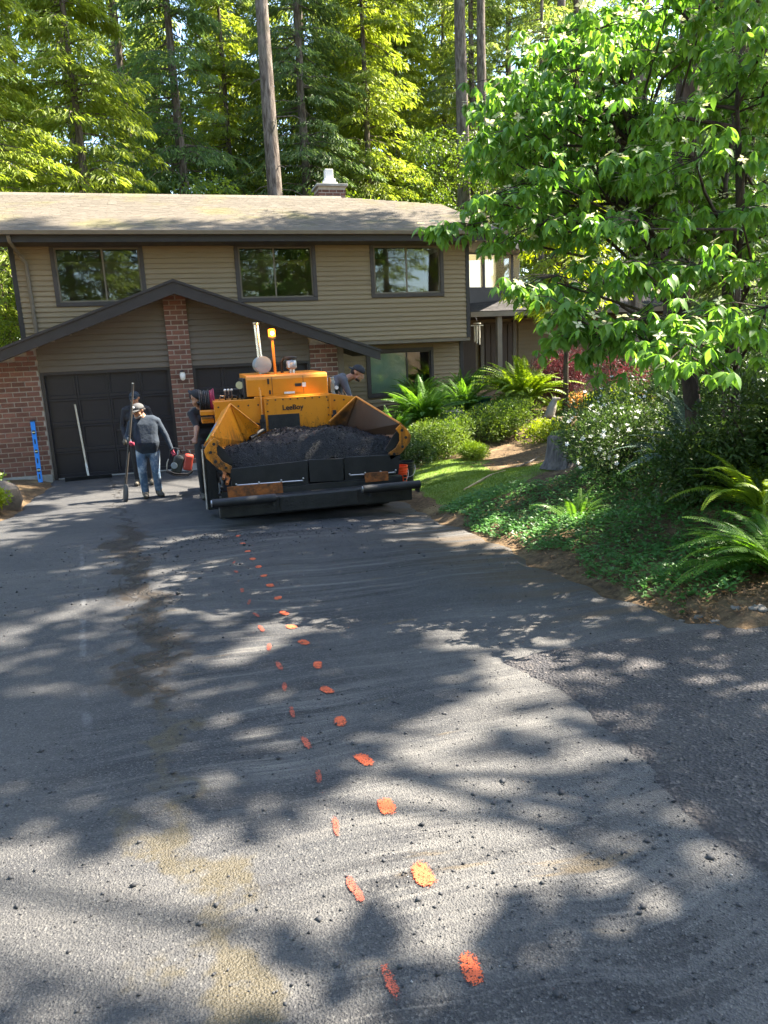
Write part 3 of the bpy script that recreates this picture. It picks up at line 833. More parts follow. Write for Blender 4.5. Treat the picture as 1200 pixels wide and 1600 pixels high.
pl = MB().box(-.19, .26, 15.955, 16.03, .12, 3.64).build('brick_pillar', M_MORT, house)
brick_wall(pl, -.19, .26, .14, 3.62, 15.956)
pl = MB().box(2.79, 3.41, 16.005, 16.03, .12, 2.45).build('brick_pier', M_MORT, house)
brick_wall(pl, 2.79, 3.41, .14, 2.55, 16.006)
for a, b in ((-4.0, -2.74), (-.2, .27), (2.79, 3.42)): MB().box(a, b, 15.93, 16.05, -.1, .13).build('footing', M_CONC, house, bevel=.008)
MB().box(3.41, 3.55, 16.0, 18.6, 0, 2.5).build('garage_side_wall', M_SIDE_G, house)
MB().box(-3.99, 3.4, 18.2, 18.3, 0, 2.59).build('garage_back_wall', M_DARKIN, house)
def garage_door(x0, x1):
    d = MB().box(x0, x1, 16.10, 16.14, .02, 2.2).build('garage_door', M_DOOR, house)
    w = (x1 - x0) / 4; hh = 2.16 / 4
    for i in range(4):
        for j in range(4):
            xa = x0 + i * w; za = .03 + j * hh
            p = MB(); t = .045
            p.box(xa + .004, xa + w - .004, 16.07, 16.10, za + .004, za + t + .03); p.box(xa + .004, xa + w - .004, 16.07, 16.10, za + hh - t, za + hh - .004)
            p.box(xa + .004, xa + t, 16.0702, 16.10, za + t + .03, za + hh - t); p.box(xa + w - t, xa + w - .004, 16.0702, 16.10, za + t + .03, za + hh - t)
            p.box(xa + t, xa + w - t, 16.09, 16.099, za + t + .03, za + hh - t)
            p.build('panel', M_DOOR, d, bevel=.006)
    j = MB(); j.box(x0 - .01, x0 + .05, 16.0, 16.12, .02, 2.2); j.box(x1 - .05, x1 + .01, 16.0, 16.12, .02, 2.2); j.box(x0 + .05, x1 - .05, 16.0, 16.12, 2.14, 2.2)
    j.build('door_jamb', M_TRIM, house)
    MB().box(x0 + .05, x1 - .05, 16.05, 16.10, .005, .03).build('door_seal', M_CONC, d)
    MB().tube([(x0 + 1.3, 16.06, .95), (x0 + 1.3, 16.03, .95), (x0 + 1.42, 16.03, .95), (x0 + 1.42, 16.06, .95)], .009, 6).build('handle', M_TRIM2, d)
garage_door(-2.70, -.20); garage_door(.27, 2.77)
# gable roof slabs and barge boards
def slab(sx):
    pts = [(GP, 3.87), (GP + sx * 4.18, 3.87 - .364 * 4.18), (GP + sx * 4.18, 3.87 - .364 * 4.18 - .1), (GP, 3.77)]
    return MB().prism(pts, 'y', 15.50, 18.0)
for sx in (-1, 1):
    s_ = slab(sx).build('garage_roof', M_SOFF, house)
    up_ = Vector((-sx, 0, .364)).normalized()
    e0 = Vector((GP + sx * 4.18, 15.48, 3.875 - .364 * 4.18))
    if sx < 0: shingles('shingle_courses', s_, M_SHING_D, e0 + Vector((0, 2.52, 0)), (0, -1, 0), up_, 2.5, 4.44, lambda t: (0, 2.55))
    else: shingles('shingle_courses', s_, M_SHING_D, e0, (0, 1, 0), up_, 2.5, 4.44, lambda t: (0, 2.52))
    b = [(GP, 3.865), (GP + sx * 4.2, 3.865 - .364 * 4.2), (GP + sx * 4.2, 3.865 - .364 * 4.2 - .2), (GP, 3.62)]
    MB().prism(b, 'y', 15.44, 15.495).build('barge_board', M_TRIM, house)
    b = [(GP, 3.90), (GP + sx * 4.22, 3.90 - .364 * 4.22), (GP + sx * 4.22, 3.90 - .364 * 4.22 - .05), (GP, 3.85)]
    MB().prism(b, 'y', 15.415, 15.44).build('drip_edge', M_TRIM, house)
# downspout on the upper left corner
MB().tube([(-3.16, 17.3, 5.03), (-3.16, 17.35, 4.92), (-3.10, 17.86, 4.72), (-3.0, 17.93, 4.55), (-2.98, 17.93, 2.75)], .04, 8).build('downspout', M_FASC, house, smooth=True)

# ================================================================== PAVER
M_YEL = mat('paver_orange_paint', (.66, .225, .006), .38, (.58, .19, .006), 3, spec=.5)
def _grime():
    # tar splashes and greasy dust, heavier low down where the mix is handled
    nt = M_YEL.node_tree; b = nt.nodes['Principled BSDF']; src = b.inputs['Base Color'].links[0].from_socket
    tc = nt.nodes.new('ShaderNodeTexCoord').outputs['Object']
    sep = nt.nodes.new('ShaderNodeSeparateXYZ'); link(nt, tc, sep.inputs[0])
    low = mth(nt, 'SUBTRACT', 1.25, sep.outputs[2])
    n1 = noise_n(nt, mapping(nt, tc, (9, 9, 1.6)), 1.6, 6, .7); n2 = noise_n(nt, tc, 22, 5, .75)
    k = mth(nt, 'ADD', mth(nt, 'MULTIPLY', low, .55), n1)
    c = mixc(nt, mth(nt, 'MULTIPLY', ramp(nt, k, .52, .80), .8), src, (.06, .028, .012))
    c = mixc(nt, mth(nt, 'MULTIPLY', ramp(nt, mth(nt, 'ADD', n2, mth(nt, 'MULTIPLY', low, .2)), .60, .68), .85), c, (.022, .016, .012))
    link(nt, c, b.inputs['Base Color'])
_grime()
M_YELD = mat('paver_paint_tarred', (.70, .25, .012), .45, (.55, .18, .012), 4)
def _tar():
    # tar and mix baked on the plate where the load slides: outer and lower part, ragged edge
    nt = M_YELD.node_tree; b = nt.nodes['Principled BSDF']
    src = b.inputs['Base Color'].links[0].from_socket
    tc = nt.nodes.new('ShaderNodeTexCoord').outputs['Object']
    sep = nt.nodes.new('ShaderNodeSeparateXYZ'); link(nt, tc, sep.inputs[0])
    n_ = noise_n(nt, tc, 3.5, 6, .7)
    k = mth(nt, 'ADD', mth(nt, 'SUBTRACT', mth(nt, 'MULTIPLY', sep.outputs[0], 1.1), mth(nt, 'MULTIPLY', sep.outputs[2], .9)), mth(nt, 'MULTIPLY', n_, .9))
    link(nt, mixc(nt, mth(nt, 'MULTIPLY', ramp(nt, k, -.28, .25), .95), src, (.016, .012, .010)), b.inputs['Base Color'])
_tar()
M_BLK = mat('tarred_steel', (.010, .010, .011), .5, (.022, .021, .021), 7, bmp=.3, bscale=40)
M_RUB = mat('black_rubber', (.008, .008, .009), .55, (.015, .015, .016), 6, bmp=.15)
M_STEEL = mat('worn_steel', (.45, .44, .42), .35, (.3, .29, .28), 9, metal=.9)
M_CHROME = mat('bright_exhaust', (.62, .61, .58), .28, (.5, .48, .45), 6, metal=1)
M_MUF = mat('muffler_paint', (.27, .30, .30), .45, (.22, .25, .25), 6)
M_RUST = mat('rusty_orange', (.33, .10, .02), .8, (.08, .035, .015), 14, bmp=.4)
M_LUMP = mat('hot_mix_lump', (.010, .010, .011), .8, (.018, .018, .019), 30, spec=.2)
M_MIX = fresh_asphalt_mat('hot_mix', .25)
M_HOSE_R = mat('red_hose', (.35, .02, .06), .45); M_LENS = mat('lamp_lens', (.75, .72, .42), .2)
M_LABEL = mat('pale_label', (.72, .72, .68), .5); M_BLUEL = mat('blue_label', (.10, .22, .42), .5); M_GREENL = mat('green_label', (.22, .42, .14), .5)
M_AMBER, _nt, _b = new_mat('amber_beacon')
_b.inputs['Base Color'].default_value = (1, .35, .02, 1); _b.inputs['Emission Color'].default_value = (1, .22, .006, 1); _b.inputs['Emission Strength'].default_value = .32
M_BULB, _nt, _b = new_mat('beacon_bulb')
_b.inputs['Base Color'].default_value = (1, .8, .4, 1); _b.inputs['Emission Color'].default_value = (1, .72, .25, 1); _b.inputs['Emission Strength'].default_value = 2.5

pv = thing('asphalt_paver', 'yellow orange asphalt paving machine with raised hopper wings full of black mix', 'paver', (1.55, 8.9, .18))
def part(mb, name, m, parent=None, **k): return mb.build(name, m, parent or pv, **k)
# crawler tracks
TILT = (-R(3.2), 0, 0)
for sx in (-1, 1):
    pr_ = []
    for k in range(14): a = R(90 + 180 * k / 13); pr_.append((.85 + .26 * math.cos(a), .28 + .26 * math.sin(a)))
    for k in range(14): a = R(-90 + 180 * k / 13); pr_.append((3.05 + .26 * math.cos(a), .28 + .26 * math.sin(a)))
    x0, x1 = (-1.16, -.84) if sx < 0 else (.84, 1.16)
    t = part(MB().prism(pr_, 'x', x0, x1), 'crawler_track', M_RUB, rot=TILT, loc=(0, 0, .005))
    for k in range(16):
        MB().box(x0 - .01, x1 + .01, .86 + k * .145, .95 + k * .145, -.0, .03).build('track_pad', M_BLK, t)
        MB().box(x0 - .01, x1 + .01, .86 + k * .145, .95 + k * .145, .53, .56).build('track_pad', M_BLK, t)
part(MB().box(-.8, .8, .47, 3.3, .28, .59), 'chassis', M_BLK, bevel=.02)
part(MB().box(-1.02, 1.02, 1.95, 3.2, .6, .92), 'frame_deck', M_BLK, bevel=.02)
# bumper beam with push rollers
part(MB().box(-1.25, 1.25, 0, .22, .15, .37), 'push_beam', M_BLK, bevel=.015)
part(MB().box(-.5, .5, -.02, 0.0, .17, .36), 'beam_plate', M_BLK, bevel=.006)
for a, b in ((-1.33, -.56), (.56, 1.33)):
    rl = part(MB().tube([(a, -.09, .37), (b, -.09, .37)], .055, 18), 'push_roller', M_STEEL if False else M_RUB, smooth=True)
    MB().tube([(a - .015, -.09, .37), (a + .05, -.09, .37)], .043, 12).build('roller_end', M_STEEL, rl)
    for e in (a + .10, b - .02): MB().box(e - .015, e + .015, -.10, .02, .27, .37).build('roller_bracket', M_BLK, rl)
# hopper front aprons
for poly, nm in (([(-1.06, .46), (-.12, .40), (-.07, .42), (-.06, .75), (-1.06, .72)], 'hopper_apron'), ([(-.05, .46), (.40, .44), (.41, .74), (-.05, .76)], 'centre_flap'), ([(.42, .41), (1.16, .46), (1.20, .73), (.42, .75)], 'hopper_apron')):
    y_ = .30 if nm == 'hopper_apron' else .285
    ap = part(MB().prism(poly, 'y', y_, y_ + .03), nm, M_RUB, bevel=.006)
    if nm == 'hopper_apron':
        xa, xb = min(p[0] for p in poly) + .06, max(p[0] for p in poly) - .08
        MB().tube([(xa, y_ - .008, .505), (xb, y_ - .008, .49)], .011, 6).build('rod', M_STEEL, ap)
        for t in range(4): MB().ball((xa + (xb - xa) * t / 3, y_ - .012, .52), .014, 8, 6).build('bolt', M_STEEL, ap)
part(MB().box(-1.12, -.42, .24, .28, .34, .5), 'rusted_skirt', M_RUST); part(MB().box(.68, 1.0, .24, .28, .40, .52), 'rusted_skirt', M_RUST)
part(MB().box(-1.2, 1.2, .25, .4, .36, .44), 'hopper_sill', M_BLK)
for i, (x, z) in enumerate(((-1.19, .50), (-1.16, .62), (-1.22, .42), (-1.12, .55))): part(MB().tube([(x, .2, z), (x + .03, .3, z + .05), (x + .02, .45, z + .1)], .022, 8), 'hydraulic_hose', M_RUST if i % 2 else M_BLK, smooth=True)
# hopper floor and wings
part(MB().box(-1.0, 1.0, .33, 1.85, .55, .60), 'hopper_floor', M_BLK)
for sx in (-1, 1):
    S = lambda p: (p[0] * sx, p[1], p[2])
    side = [S(p) for p in ((1.03, .36, .64), (1.30, .36, .98), (1.24, .42, 1.13), (.91, 1.5, 1.46), (.72, 1.72, .9))]
    w = part(MB().sheet([side[0], side[1], side[4]], .025 * -sx).sheet([side[1], side[2], side[3], side[4]], .025 * -sx), 'hopper_wing', M_YEL if sx < 0 else M_YELD)
    rear = [S(p) for p in ((.905, 1.49, 1.45), (.53, 1.70, 1.10), (.60, 1.76, .9), (.73, 1.71, .88))]
    MB().sheet(rear, .025 * sx).build('rear_flap', M_YEL if sx < 0 else M_YELD, w)
    # folded top flange of the side sheet
    fl = [S(p) for p in ((1.24, .42, 1.13), (1.34, .40, 1.02), (1.03, 1.48, 1.36), (.91, 1.5, 1.465))]
    MB().sheet(fl, .018 * sx).build('flange', M_YEL, w)
    MB().tube([S((.905, 1.48, 1.465)), S((.53, 1.69, 1.115))], .014, 8).build('flap_edge', M_YEL, w)
    MB().tube([S((1.24, .41, 1.135)), S((.91, 1.49, 1.468))], .013, 8).build('top_edge', M_YEL, w)
    # curved front cheek plate with bolts
    ck = [(1.22, 1.13), (1.32, 1.04), (1.36, .97), (1.34, .88), (1.20, .73), (1.06, .66), (1.03, .75), (1.14, .82), (1.20, .91), (1.20, 1.0), (1.15, 1.07)]
    c = MB().prism([(p[0] * sx, p[1]) for p in ck], 'y', .30, .335).build('cheek_plate', M_YEL, w, bevel=.005)
    for (bx, bz) in ((1.23, 1.05), (1.28, .95), (1.23, .83), (1.11, .74)): MB().lathe([(.02, .0), (.02, .012), (.012, .018)], (bx * sx, .285, bz), 8, 'y').build('bolt', M_BLK, c)
    MB().sheet([S(p) for p in ((1.20, .345, 1.06), (1.24, .345, .9), (1.08, .345, .74), (1.0, .345, .8), (1.12, .345, .98))], .02 * sx).build('rubber_lip', M_RUB, w)
lw_ = part(MB().sheet([(-1.325, .44, 1.045), (-1.14, 1.02, 1.245), (-1.105, 1.02, 1.285), (-1.27, .44, 1.105)], .024), 'warning_label', M_LABEL)
MB().sheet([(-1.32, .50, 1.08), (-1.26, .68, 1.14), (-1.235, .68, 1.165), (-1.28, .50, 1.11)], .012).build('label_print', M_GREENL, lw_)
MB().sheet([(-1.25, .72, 1.16), (-1.16, .98, 1.25), (-1.13, .98, 1.275), (-1.215, .72, 1.19)], .012).build('label_print', M_BLUEL, lw_)
# bulkhead between hopper and engine
bk = part(MB().prism([(-1.12, .7), (1.02, .7), (1.02, 1.44), (.60, 1.52), (-.38, 1.52), (-.52, 1.53), (-.53, 1.50), (-1.12, 1.49)], 'y', 1.92, 1.98), 'bulkhead', M_YEL, bevel=.006)
part(MB().box(-1.12, -.4, 1.98, 2.75, 1.44, 1.49), 'left_deck', M_YEL, bevel=.005); part(MB().box(.6, 1.02, 1.98, 2.7, 1.38, 1.43), 'right_deck', M_YEL, bevel=.005)
part(MB().box(-.40, .60, 1.86, 1.92, .8, 1.50), 'front_panel', M_YEL, bevel=.006)
for a_ in (-.395, .575): part(MB().box(a_, a_ + .02, 1.85, 1.86, .9, 1.5), 'panel_rib', M_YEL)
part(MB().box(-.36, .11, 1.845, 1.86, 1.04, 1.255), 'access_plate', M_BLK, bevel=.004)
part(MB().box(-1.0, -.42, 1.95, 2.6, .7, 1.44), 'left_tank', M_YEL); part(MB().box(.62, 1.0, 2.0, 2.6, .7, 1.38), 'right_tank', M_YEL)
for x_ in np.linspace(-1.06, .96, 15):
    if not -.42 < x_ < .62: MB().lathe([(.013, 1.912), (.013, 1.92)], (x_, 0, 1.41), 8, 'y').build('bolt', M_BLK, bk)
for x_ in np.linspace(-.34, .54, 9): MB().lathe([(.011, 1.852), (.011, 1.86)], (x_, 0, 1.47), 8, 'y').build('bolt', M_BLK, bk)
for z_ in np.linspace(.98, 1.42, 5):
    for x_ in (-.355, .555): MB().lathe([(.011, 1.852), (.011, 1.86)], (x_, 0, z_), 8, 'y').build('bolt', M_BLK, bk)
part(MB().tube([(-1.0, 1.9, 1.30), (-.9, 1.86, 1.18), (-.75, 1.84, 1.12), (-.6, 1.86, 1.16), (-.47, 1.88, 1.12)], .014, 8), 'hydraulic_hose', M_RUB, smooth=True)
part(MB().tube([(.95, 1.9, 1.36), (.84, 1.86, 1.24), (.74, 1.85, 1.22), (.66, 1.86, 1.12)], .014, 8), 'hydraulic_hose', M_RUB, smooth=True)
# engine hood with rounded front top edge
hp = [(2.02, 1.53), (2.02, 1.77), (2.04, 1.815), (2.09, 1.835), (3.2, 1.86), (3.2, 1.53)]
hd = part(MB().prism(hp, 'x', -.62, .60), 'engine_hood', M_YEL, bevel=.008)
MB().box(-.37, .60, 1.985, 2.02, 1.515, 1.535).build('hood_lip', M_YEL, hd)
MB().box(-.31, -.285, 2.012, 2.03, 1.70, 1.78).build('vent_slot', M_BLK, hd); MB().box(-.295, -.27, 2.012, 2.03, 1.55, 1.61).build('vent_slot', M_BLK, hd)
MB().box(.10, .20, 2.010, 2.03, 1.645, 1.69).build('latch_recess', M_BLK, hd, bevel=.004); MB().box(.21, .265, 2.012, 2.03, 1.635, 1.70).build('latch_plate', M_LABEL, hd)
MB().box(-.07, .09, 2.014, 2.03, 1.545, 1.575).build('sticker', M_LABEL, hd)
MB().box(-.245, -.24, 2.017, 2.03, 1.54, 1.8).box(.225, .23, 2.017, 2.03, 1.54, 1.8).build('panel_seam', M_BLK, hd)
MB().box(-.66, .64, 2.2, 3.3, .9, 1.53).build('engine_box', M_BLK, hd)
def text_part(body, size, m, parent, loc, rot, ext=.002):
    cu = bpy.data.curves.new('lettering', 'FONT'); cu.body = body; cu.size = size; cu.extrude = ext; cu.align_x = 'CENTER'; cu.offset = .002
    to = bpy.data.objects.new('tmp', cu); col.objects.link(to)
    bpy.context.view_layer.update()
    me = bpy.data.meshes.new_from_object(to.evaluated_get(bpy.context.evaluated_depsgraph_get()))
    bpy.data.objects.remove(to)
    me.materials.clear(); me.materials.append(m)
    return obj('lettering', me, parent, loc, rot)
text_part('LeeBoy', .105, M_BLK, bk, (.02, 1.855, 1.315), (R(90), 0, 0))
part(MB().tube([(-.44, 1.88, 1.0), (-.44, 1.88, 1.62), (-.45, 1.90, 1.66)], .014, 8), 'lift_rod', M_YEL, smooth=True)
for x in (-.44, .64): part(MB().box(x - .04, x + .04, 1.82, 1.9, 1.02, 1.2).box(x - .025, x + .025, 1.80, 1.84, 1.16, 1.27), 'wing_latch', M_BLK, bevel=.006)
part(MB().tube([(-.44, 1.85, 1.05), (-.56, 1.74, 1.0), (-.66, 1.66, .95)], .03, 10), 'wing_cylinder', M_BLK, smooth=True); part(MB().tube([(.62, 1.85, 1.12), (.68, 1.74, 1.04), (.74, 1.66, .95)], .03, 10), 'wing_cylinder', M_BLK, smooth=True)
# exhaust, beacon, air cleaner
ex = part(MB().lathe([(.125, 2.44), (.13, 2.47), (.13, 2.86), (.122, 2.90), (.03, 2.92)], (-.30, 0, 1.985), 22, 'y').lathe([(.02, 2.425), (.09, 2.43), (.125, 2.442)], (-.30, 0, 1.985), 22, 'y'), 'muffler', M_MUF, smooth=True)
MB().tube([(-.31, 2.65, 1.83), (-.31, 2.65, 1.90)], .045, 12).build('muffler_foot', M_STEEL, ex, smooth=True)
MB().tube([(-.32, 2.66, 2.08), (-.325, 2.66, 2.17), (-.34, 2.66, 2.60)], [.045, .042, .042], 16).build('stack_pipe', M_CHROME, ex, smooth=True)
MB().lathe([(.044, 2.59), (.052, 2.60), (.052, 2.625), (.038, 2.63)], (-.34, 2.66, 0), 16).build('stack_rim', M_CHROME, ex, smooth=True)
bc = part(MB().tube([(-.12, 2.5, 1.84), (-.13, 2.5, 2.36)], .022, 12), 'beacon_pole', M_YEL, smooth=True)
MB().lathe([(.055, 2.36), (.06, 2.38), (.06, 2.40)], (-.13, 2.5, 0), 18).build('beacon_base', M_BLK, bc, smooth=True)
MB().lathe([(.056, 2.40), (.056, 2.50), (.050, 2.515)], (-.13, 2.5, 0), 20).build('beacon_lens', M_AMBER, bc, smooth=True)
MB().ball((-.13, 2.44, 2.45), .03, 12, 8).build('beacon_bulb', M_BULB, bc)
ld = bpy.data.lights.new('beacon_light', 'POINT'); ld.energy = 3.5; ld.color = (1, .42, .06); ld.shadow_soft_size = .06
lo_ = bpy.data.objects.new('beacon_light', ld); col.objects.link(lo_); lo_.parent = pv; lo_.location = (-.13, 2.36, 2.47)
ac = part(MB().lathe([(.05, 1.84), (.05, 1.9), (.085, 1.92), (.085, 2.02), (.06, 2.05)], (.14, 2.5, 0), 16), 'air_cleaner', M_STEEL, smooth=True)
MB().ball((.15, 2.42, 1.95), (.055, .05, .055), 14, 8).build('bowl', M_MUF, ac)
MB().lathe([(.10, 2.05), (.11, 2.06), (.11, 2.085), (.04, 2.10)], (.13, 2.52, 0), 16).build('rain_cap', M_BLK, ac, smooth=True)
part(MB().tube([(.0, 2.6, 1.84), (.0, 2.6, 2.02), (.03, 2.6, 2.06)], .025, 8), 'coil_guard', M_BLK)
# work light, levers, hose reel on the left deck
wl = part(MB().lathe([(.06, 2.26), (.06, 2.32), (.03, 2.36)], (-.70, 0, 1.70), 18, 'y'), 'work_light', M_BLK, smooth=True)
MB().lathe([(.056, 2.25), (.058, 2.262)], (-.70, 0, 1.70), 18, 'y').build('lens', M_LENS, wl)
part(MB().tube([(-.69, 2.32, 1.49), (-.69, 2.32, 1.66)], .012, 6), 'light_post', M_BLK)
part(MB().box(-.66, -.60, 2.1, 2.9, 1.5, 1.8), 'hood_side_panel', M_BLK, bevel=.01)
for x in (-.92, -.87, -.82):
    lv = part(MB().tube([(x, 2.4, 1.48), (x, 2.36, 1.62)], .007, 6), 'control_lever', M_STEEL)
    MB().ball((x, 2.355, 1.635), .02, 10, 6).build('knob', M_LABEL, lv)
for k in range(5):
    a = k * .09
    part(MB().tube([(-1.02 + a, 2.3, 1.49), (-1.0 + a, 2.22, 1.56 + .02 * (k % 2)), (-.95 + a, 2.25, 1.55), (-.9 + a, 2.4, 1.49)], .010, 6), 'hydraulic_line', M_BLK if k % 2 else M_STEEL, smooth=True)
hr = part(MB().tube([(-1.34, 2.55, 1.45), (-1.06, 2.55, 1.45)], .03, 10), 'hose_reel', M_BLK, smooth=True)
for x in (-1.30, -1.09): MB().lathe([(.215, x - .006), (.215, x + .006)], (0, 2.55, 1.45), 28, 'x').build('reel_flange', M_HOSE_R if x > -1.2 else M_BLK, hr)
for k in range(7):
    x = -1.28 + .028 * k; rr = .19 - .01 * (k % 2)
    MB().tube([(x, 2.55 + rr * math.cos(t), 1.45 + rr * math.sin(t)) for t in np.linspace(0, 2 * math.pi, 25)], .014, 6).build('hose_turn', M_RUB if k < 5 else M_HOSE_R, hr, smooth=True)
part(MB().box(-1.32, -1.10, 2.0, 2.3, 1.30, 1.36).box(-1.30, -1.12, 2.3, 2.8, 1.16, 1.22), 'reel_bracket', M_YEL, bevel=.005)
part(MB().box(-1.34, -1.14, 1.4, 3.1, .62, .68), 'side_step', M_BLK, bevel=.01)
part(MB().box(-1.36, -1.20, 1.0, 1.35, .08, .95), 'side_guard', M_BLK, bevel=.012); part(MB().tube([(-1.37, 1.0, .10), (-1.36, 1.0, .92)], .018, 8), 'guard_edge', M_STEEL)
# operator deck, gauges on the right, screed
part(MB().box(-.8, .5, 3.3, 3.9, .60, .66), 'operator_deck', M_BLK, bevel=.01); part(MB().box(-.8, .45, 3.31, 3.4, .66, 1.62), 'console', M_BLK, bevel=.02)
gp = part(MB().box(.66, .72, 2.1, 2.3, 1.43, 1.75), 'gauge_panel', M_STEEL, bevel=.005)
for i in range(3): MB().lathe([(.028, 2.07), (.028, 2.10)], (.70 + .05 * (i % 2), 0, 1.50 + .09 * i), 12, 'y').build('gauge', M_LABEL if i % 2 else M_MUF, gp)
for k in range(3): part(MB().tube([(.70 + .07 * k, 2.1, 1.43), (.71 + .07 * k, 2.08, 1.5 + .03 * k), (.75 + .08 * k, 2.12, 1.46), (.78 + .07 * k, 2.2, 1.42)], .012, 6), 'valve_line', M_STEEL, smooth=True)
part(MB().box(-1.30, 1.30, 3.95, 4.55, -.15, .26), 'screed', M_BLK, bevel=.015); part(MB().box(-1.30, 1.30, 3.95, 4.3, .262, .45), 'screed_top', M_YELD, bevel=.01)
part(MB().box(.5, 1.4, 3.36, 3.9, -.16, -.13), 'step_plate', M_BLK, bevel=.008)
part(MB().box(-1.28, -1.18, 1.6, 3.96, .30, .42), 'tow_arm', M_YELD, bevel=.01); part(MB().box(1.18, 1.28, 1.6, 3.96, .30, .42), 'tow_arm', M_YELD, bevel=.01)

# heap of mix in the hopper
def heap():
    nx_, ny_ = 90, 56
    u = np.linspace(-1, 1, nx_); v = np.linspace(0, 1, ny_)
    U, V = np.meshgrid(u, v)
    half = np.interp(V, [0, .15, 1], [1.14, 1.26, 1.0])
    X = U * half; Y = .33 + V * 1.5
    Z = .79 + .22 * sst(0, .22, V) - .05 * np.abs(U) ** 2 + .05 * np.sin(3 * U + 1) * sst(0, .3, V) + .04 * np.sin(7 * U) * np.sin(5 * V + 1) - .08 * sst(.9, 1.0, np.abs(U)) - .10 * (1 - sst(0, .06, V))
    Z = Z + rng.normal(0, .010, Z.shape) + .015 * np.sin(17 * X) * np.sin(15 * Y) + .05 * np.exp(-((X - .25) / .2) ** 2 - ((V - .12) / .15) ** 2)
    ii = np.arange(U.size).reshape(U.shape)
    return np.stack([X.ravel() + 1.55, Y.ravel() + 8.9, Z.ravel() + .18], 1), np.stack([ii[:-1, :-1].ravel(), ii[:-1, 1:].ravel(), ii[1:, 1:].ravel(), ii[1:, :-1].ravel()], 1)
hv, hf = heap()
hm = tag(obj('asphalt_mix', mesh_np('asphalt_mix', hv, hf, M_MIX, False)), 'heap of black asphalt mix filling the paver hopper', 'asphalt mix', kind='stuff')
sel = rng.choice(len(hv), 3000)
cr = obj('mix_lumps', crumbs('mix_lumps', hv[sel] + rng.normal(0, .012, (3000, 3)) * np.array([1, 1, .2]), np.clip(rng.lognormal(-4.9, .45, 3000), .003, .018), M_LUMP), hm); cr['kind'] = 'stuff'
# spill of mix below the beam
sp = np.column_stack([rng.normal(1.55, .3, 500), 8.93 + rng.uniform(0, .2, 500), .18 + .36 + rng.uniform(0, .04, 500)])

# ================================================================== PEOPLE
def skin_region(v, prims):
    best = np.full(len(v), 1e9); idx = np.zeros(len(v), int)
    for (p0, r0, p1, r1, t) in prims:
        a = np.array(p0); d = np.array(p1) - a; L2 = max(d @ d, 1e-9)
        h = np.clip(((v - a) @ d) / L2, 0, 1)
        q = np.linalg.norm(v - a - h[:, None] * d, axis=1) - (r0 + (r1 - r0) * h)
        m_ = q < best; best[m_] = q[m_]; idx[m_] = t
    return idx

def body_mesh(name, prims, mats, voxel=.011, flat=()):
    """prims: (p0, r0, p1, r1, material index) tapered capsules fused into one skin; flat: (c, radii, idx) ellipsoids"""
    mb = MB()
    pr = list(prims)
    for (p0, r0, p1, r1, t) in prims:
        p0 = Vector(p0); p1 = Vector(p1); L = (p1 - p0).length
        n = max(2, int(L / max(.2 * min(r0, r1), .003)) + 1)
        n = min(n, 40)
        for i in range(n):
            k = i / (n - 1); mb.ball(p0.lerp(p1, k), r0 + (r1 - r0) * k, 12, 8)
    for (c, rr, t) in flat:
        mb.ball(c, rr, 20, 12)
        ax = max(range(3), key=lambda i: rr[i]); e = Vector((0, 0, 0)); e[ax] = rr[ax] - min(rr)
        pr.append((Vector(c) - e, min(rr), Vector(c) + e, min(rr), t))
    me = mb.mesh(name, None)
    o = bpy.data.objects.new('tmp', me); col.objects.link(o)
    rm_ = o.modifiers.new('r', 'REMESH'); rm_.mode = 'VOXEL'; rm_.voxel_size = voxel; rm_.use_smooth_shade = True
    s_ = o.modifiers.new('s', 'SMOOTH'); s_.iterations = 6; s_.factor = .5
    bpy.context.view_layer.update()
    me2 = bpy.data.meshes.new_from_object(o.evaluated_get(bpy.context.evaluated_depsgraph_get()))
    bpy.data.objects.remove(o)
    me2.name = name
    n = len(me2.polygons)
    ce = np.zeros(n * 3); me2.polygons.foreach_get('center', ce); ce = ce.reshape(-1, 3)
    me2.materials.clear()
    for mm in mats: me2.materials.append(mm)
    me2.polygons.foreach_set('material_index', skin_region(ce, [(tuple(a), b, tuple(c), d, t) for a, b, c, d, t in pr]).astype(np.int32))
    me2.polygons.foreach_set('use_smooth', np.ones(n, bool))
    return me2

M_SKIN = mat('skin_tan', (.36, .19, .115), .55, (.31, .155, .095), 14)
M_SHIRT = mat('henley_slate_blue', (.026, .037, .053), .9, (.019, .027, .04), 7, bmp=.5, bscale=14)
M_SHIRT2 = mat('shirt_charcoal', (.022, .023, .028), .9, (.016, .016, .02), 7, bmp=.4, bscale=16)
M_SHIRT3 = mat('shirt_grey', (.085, .092, .105), .9, (.065, .07, .08), 6, bmp=.5, bscale=14)
M_JEAN = mat('jeans_faded', (.11, .18, .27), .9, (.045, .085, .15), 5, bmp=.4, bscale=20, dirt=(.42, .46, .48), dirt_amt=.7, dscale=4)
M_JEAN2 = mat('trousers_black', (.02, .02, .022), .9)
M_BOOT = mat('boots_black', (.018, .017, .016), .6, (.10, .085, .06), 12)
M_GLOVE = mat('glove_crimson', (.28, .025, .055), .75, (.18, .02, .04), 12)
M_GLOVE2 = mat('glove_pale_blue', (.30, .46, .55), .7, (.22, .36, .45), 12)
M_HAIR = mat('hair_dark', (.018, .014, .012), .7); M_BEARD = mat('beard_grey', (.30, .26, .23), .9, (.15, .12, .10), 20)
M_CAPG = mat('cap_grey', (.085, .085, .085), .85, (.06, .06, .06), 9, bmp=.3); M_CAPB = mat('cap_black', (.016, .017, .02), .8); M_CAPN = mat('cap_navy', (.012, .022, .034), .8)
M_EYE = mat('eye_dark', (.02, .015, .012), .3)

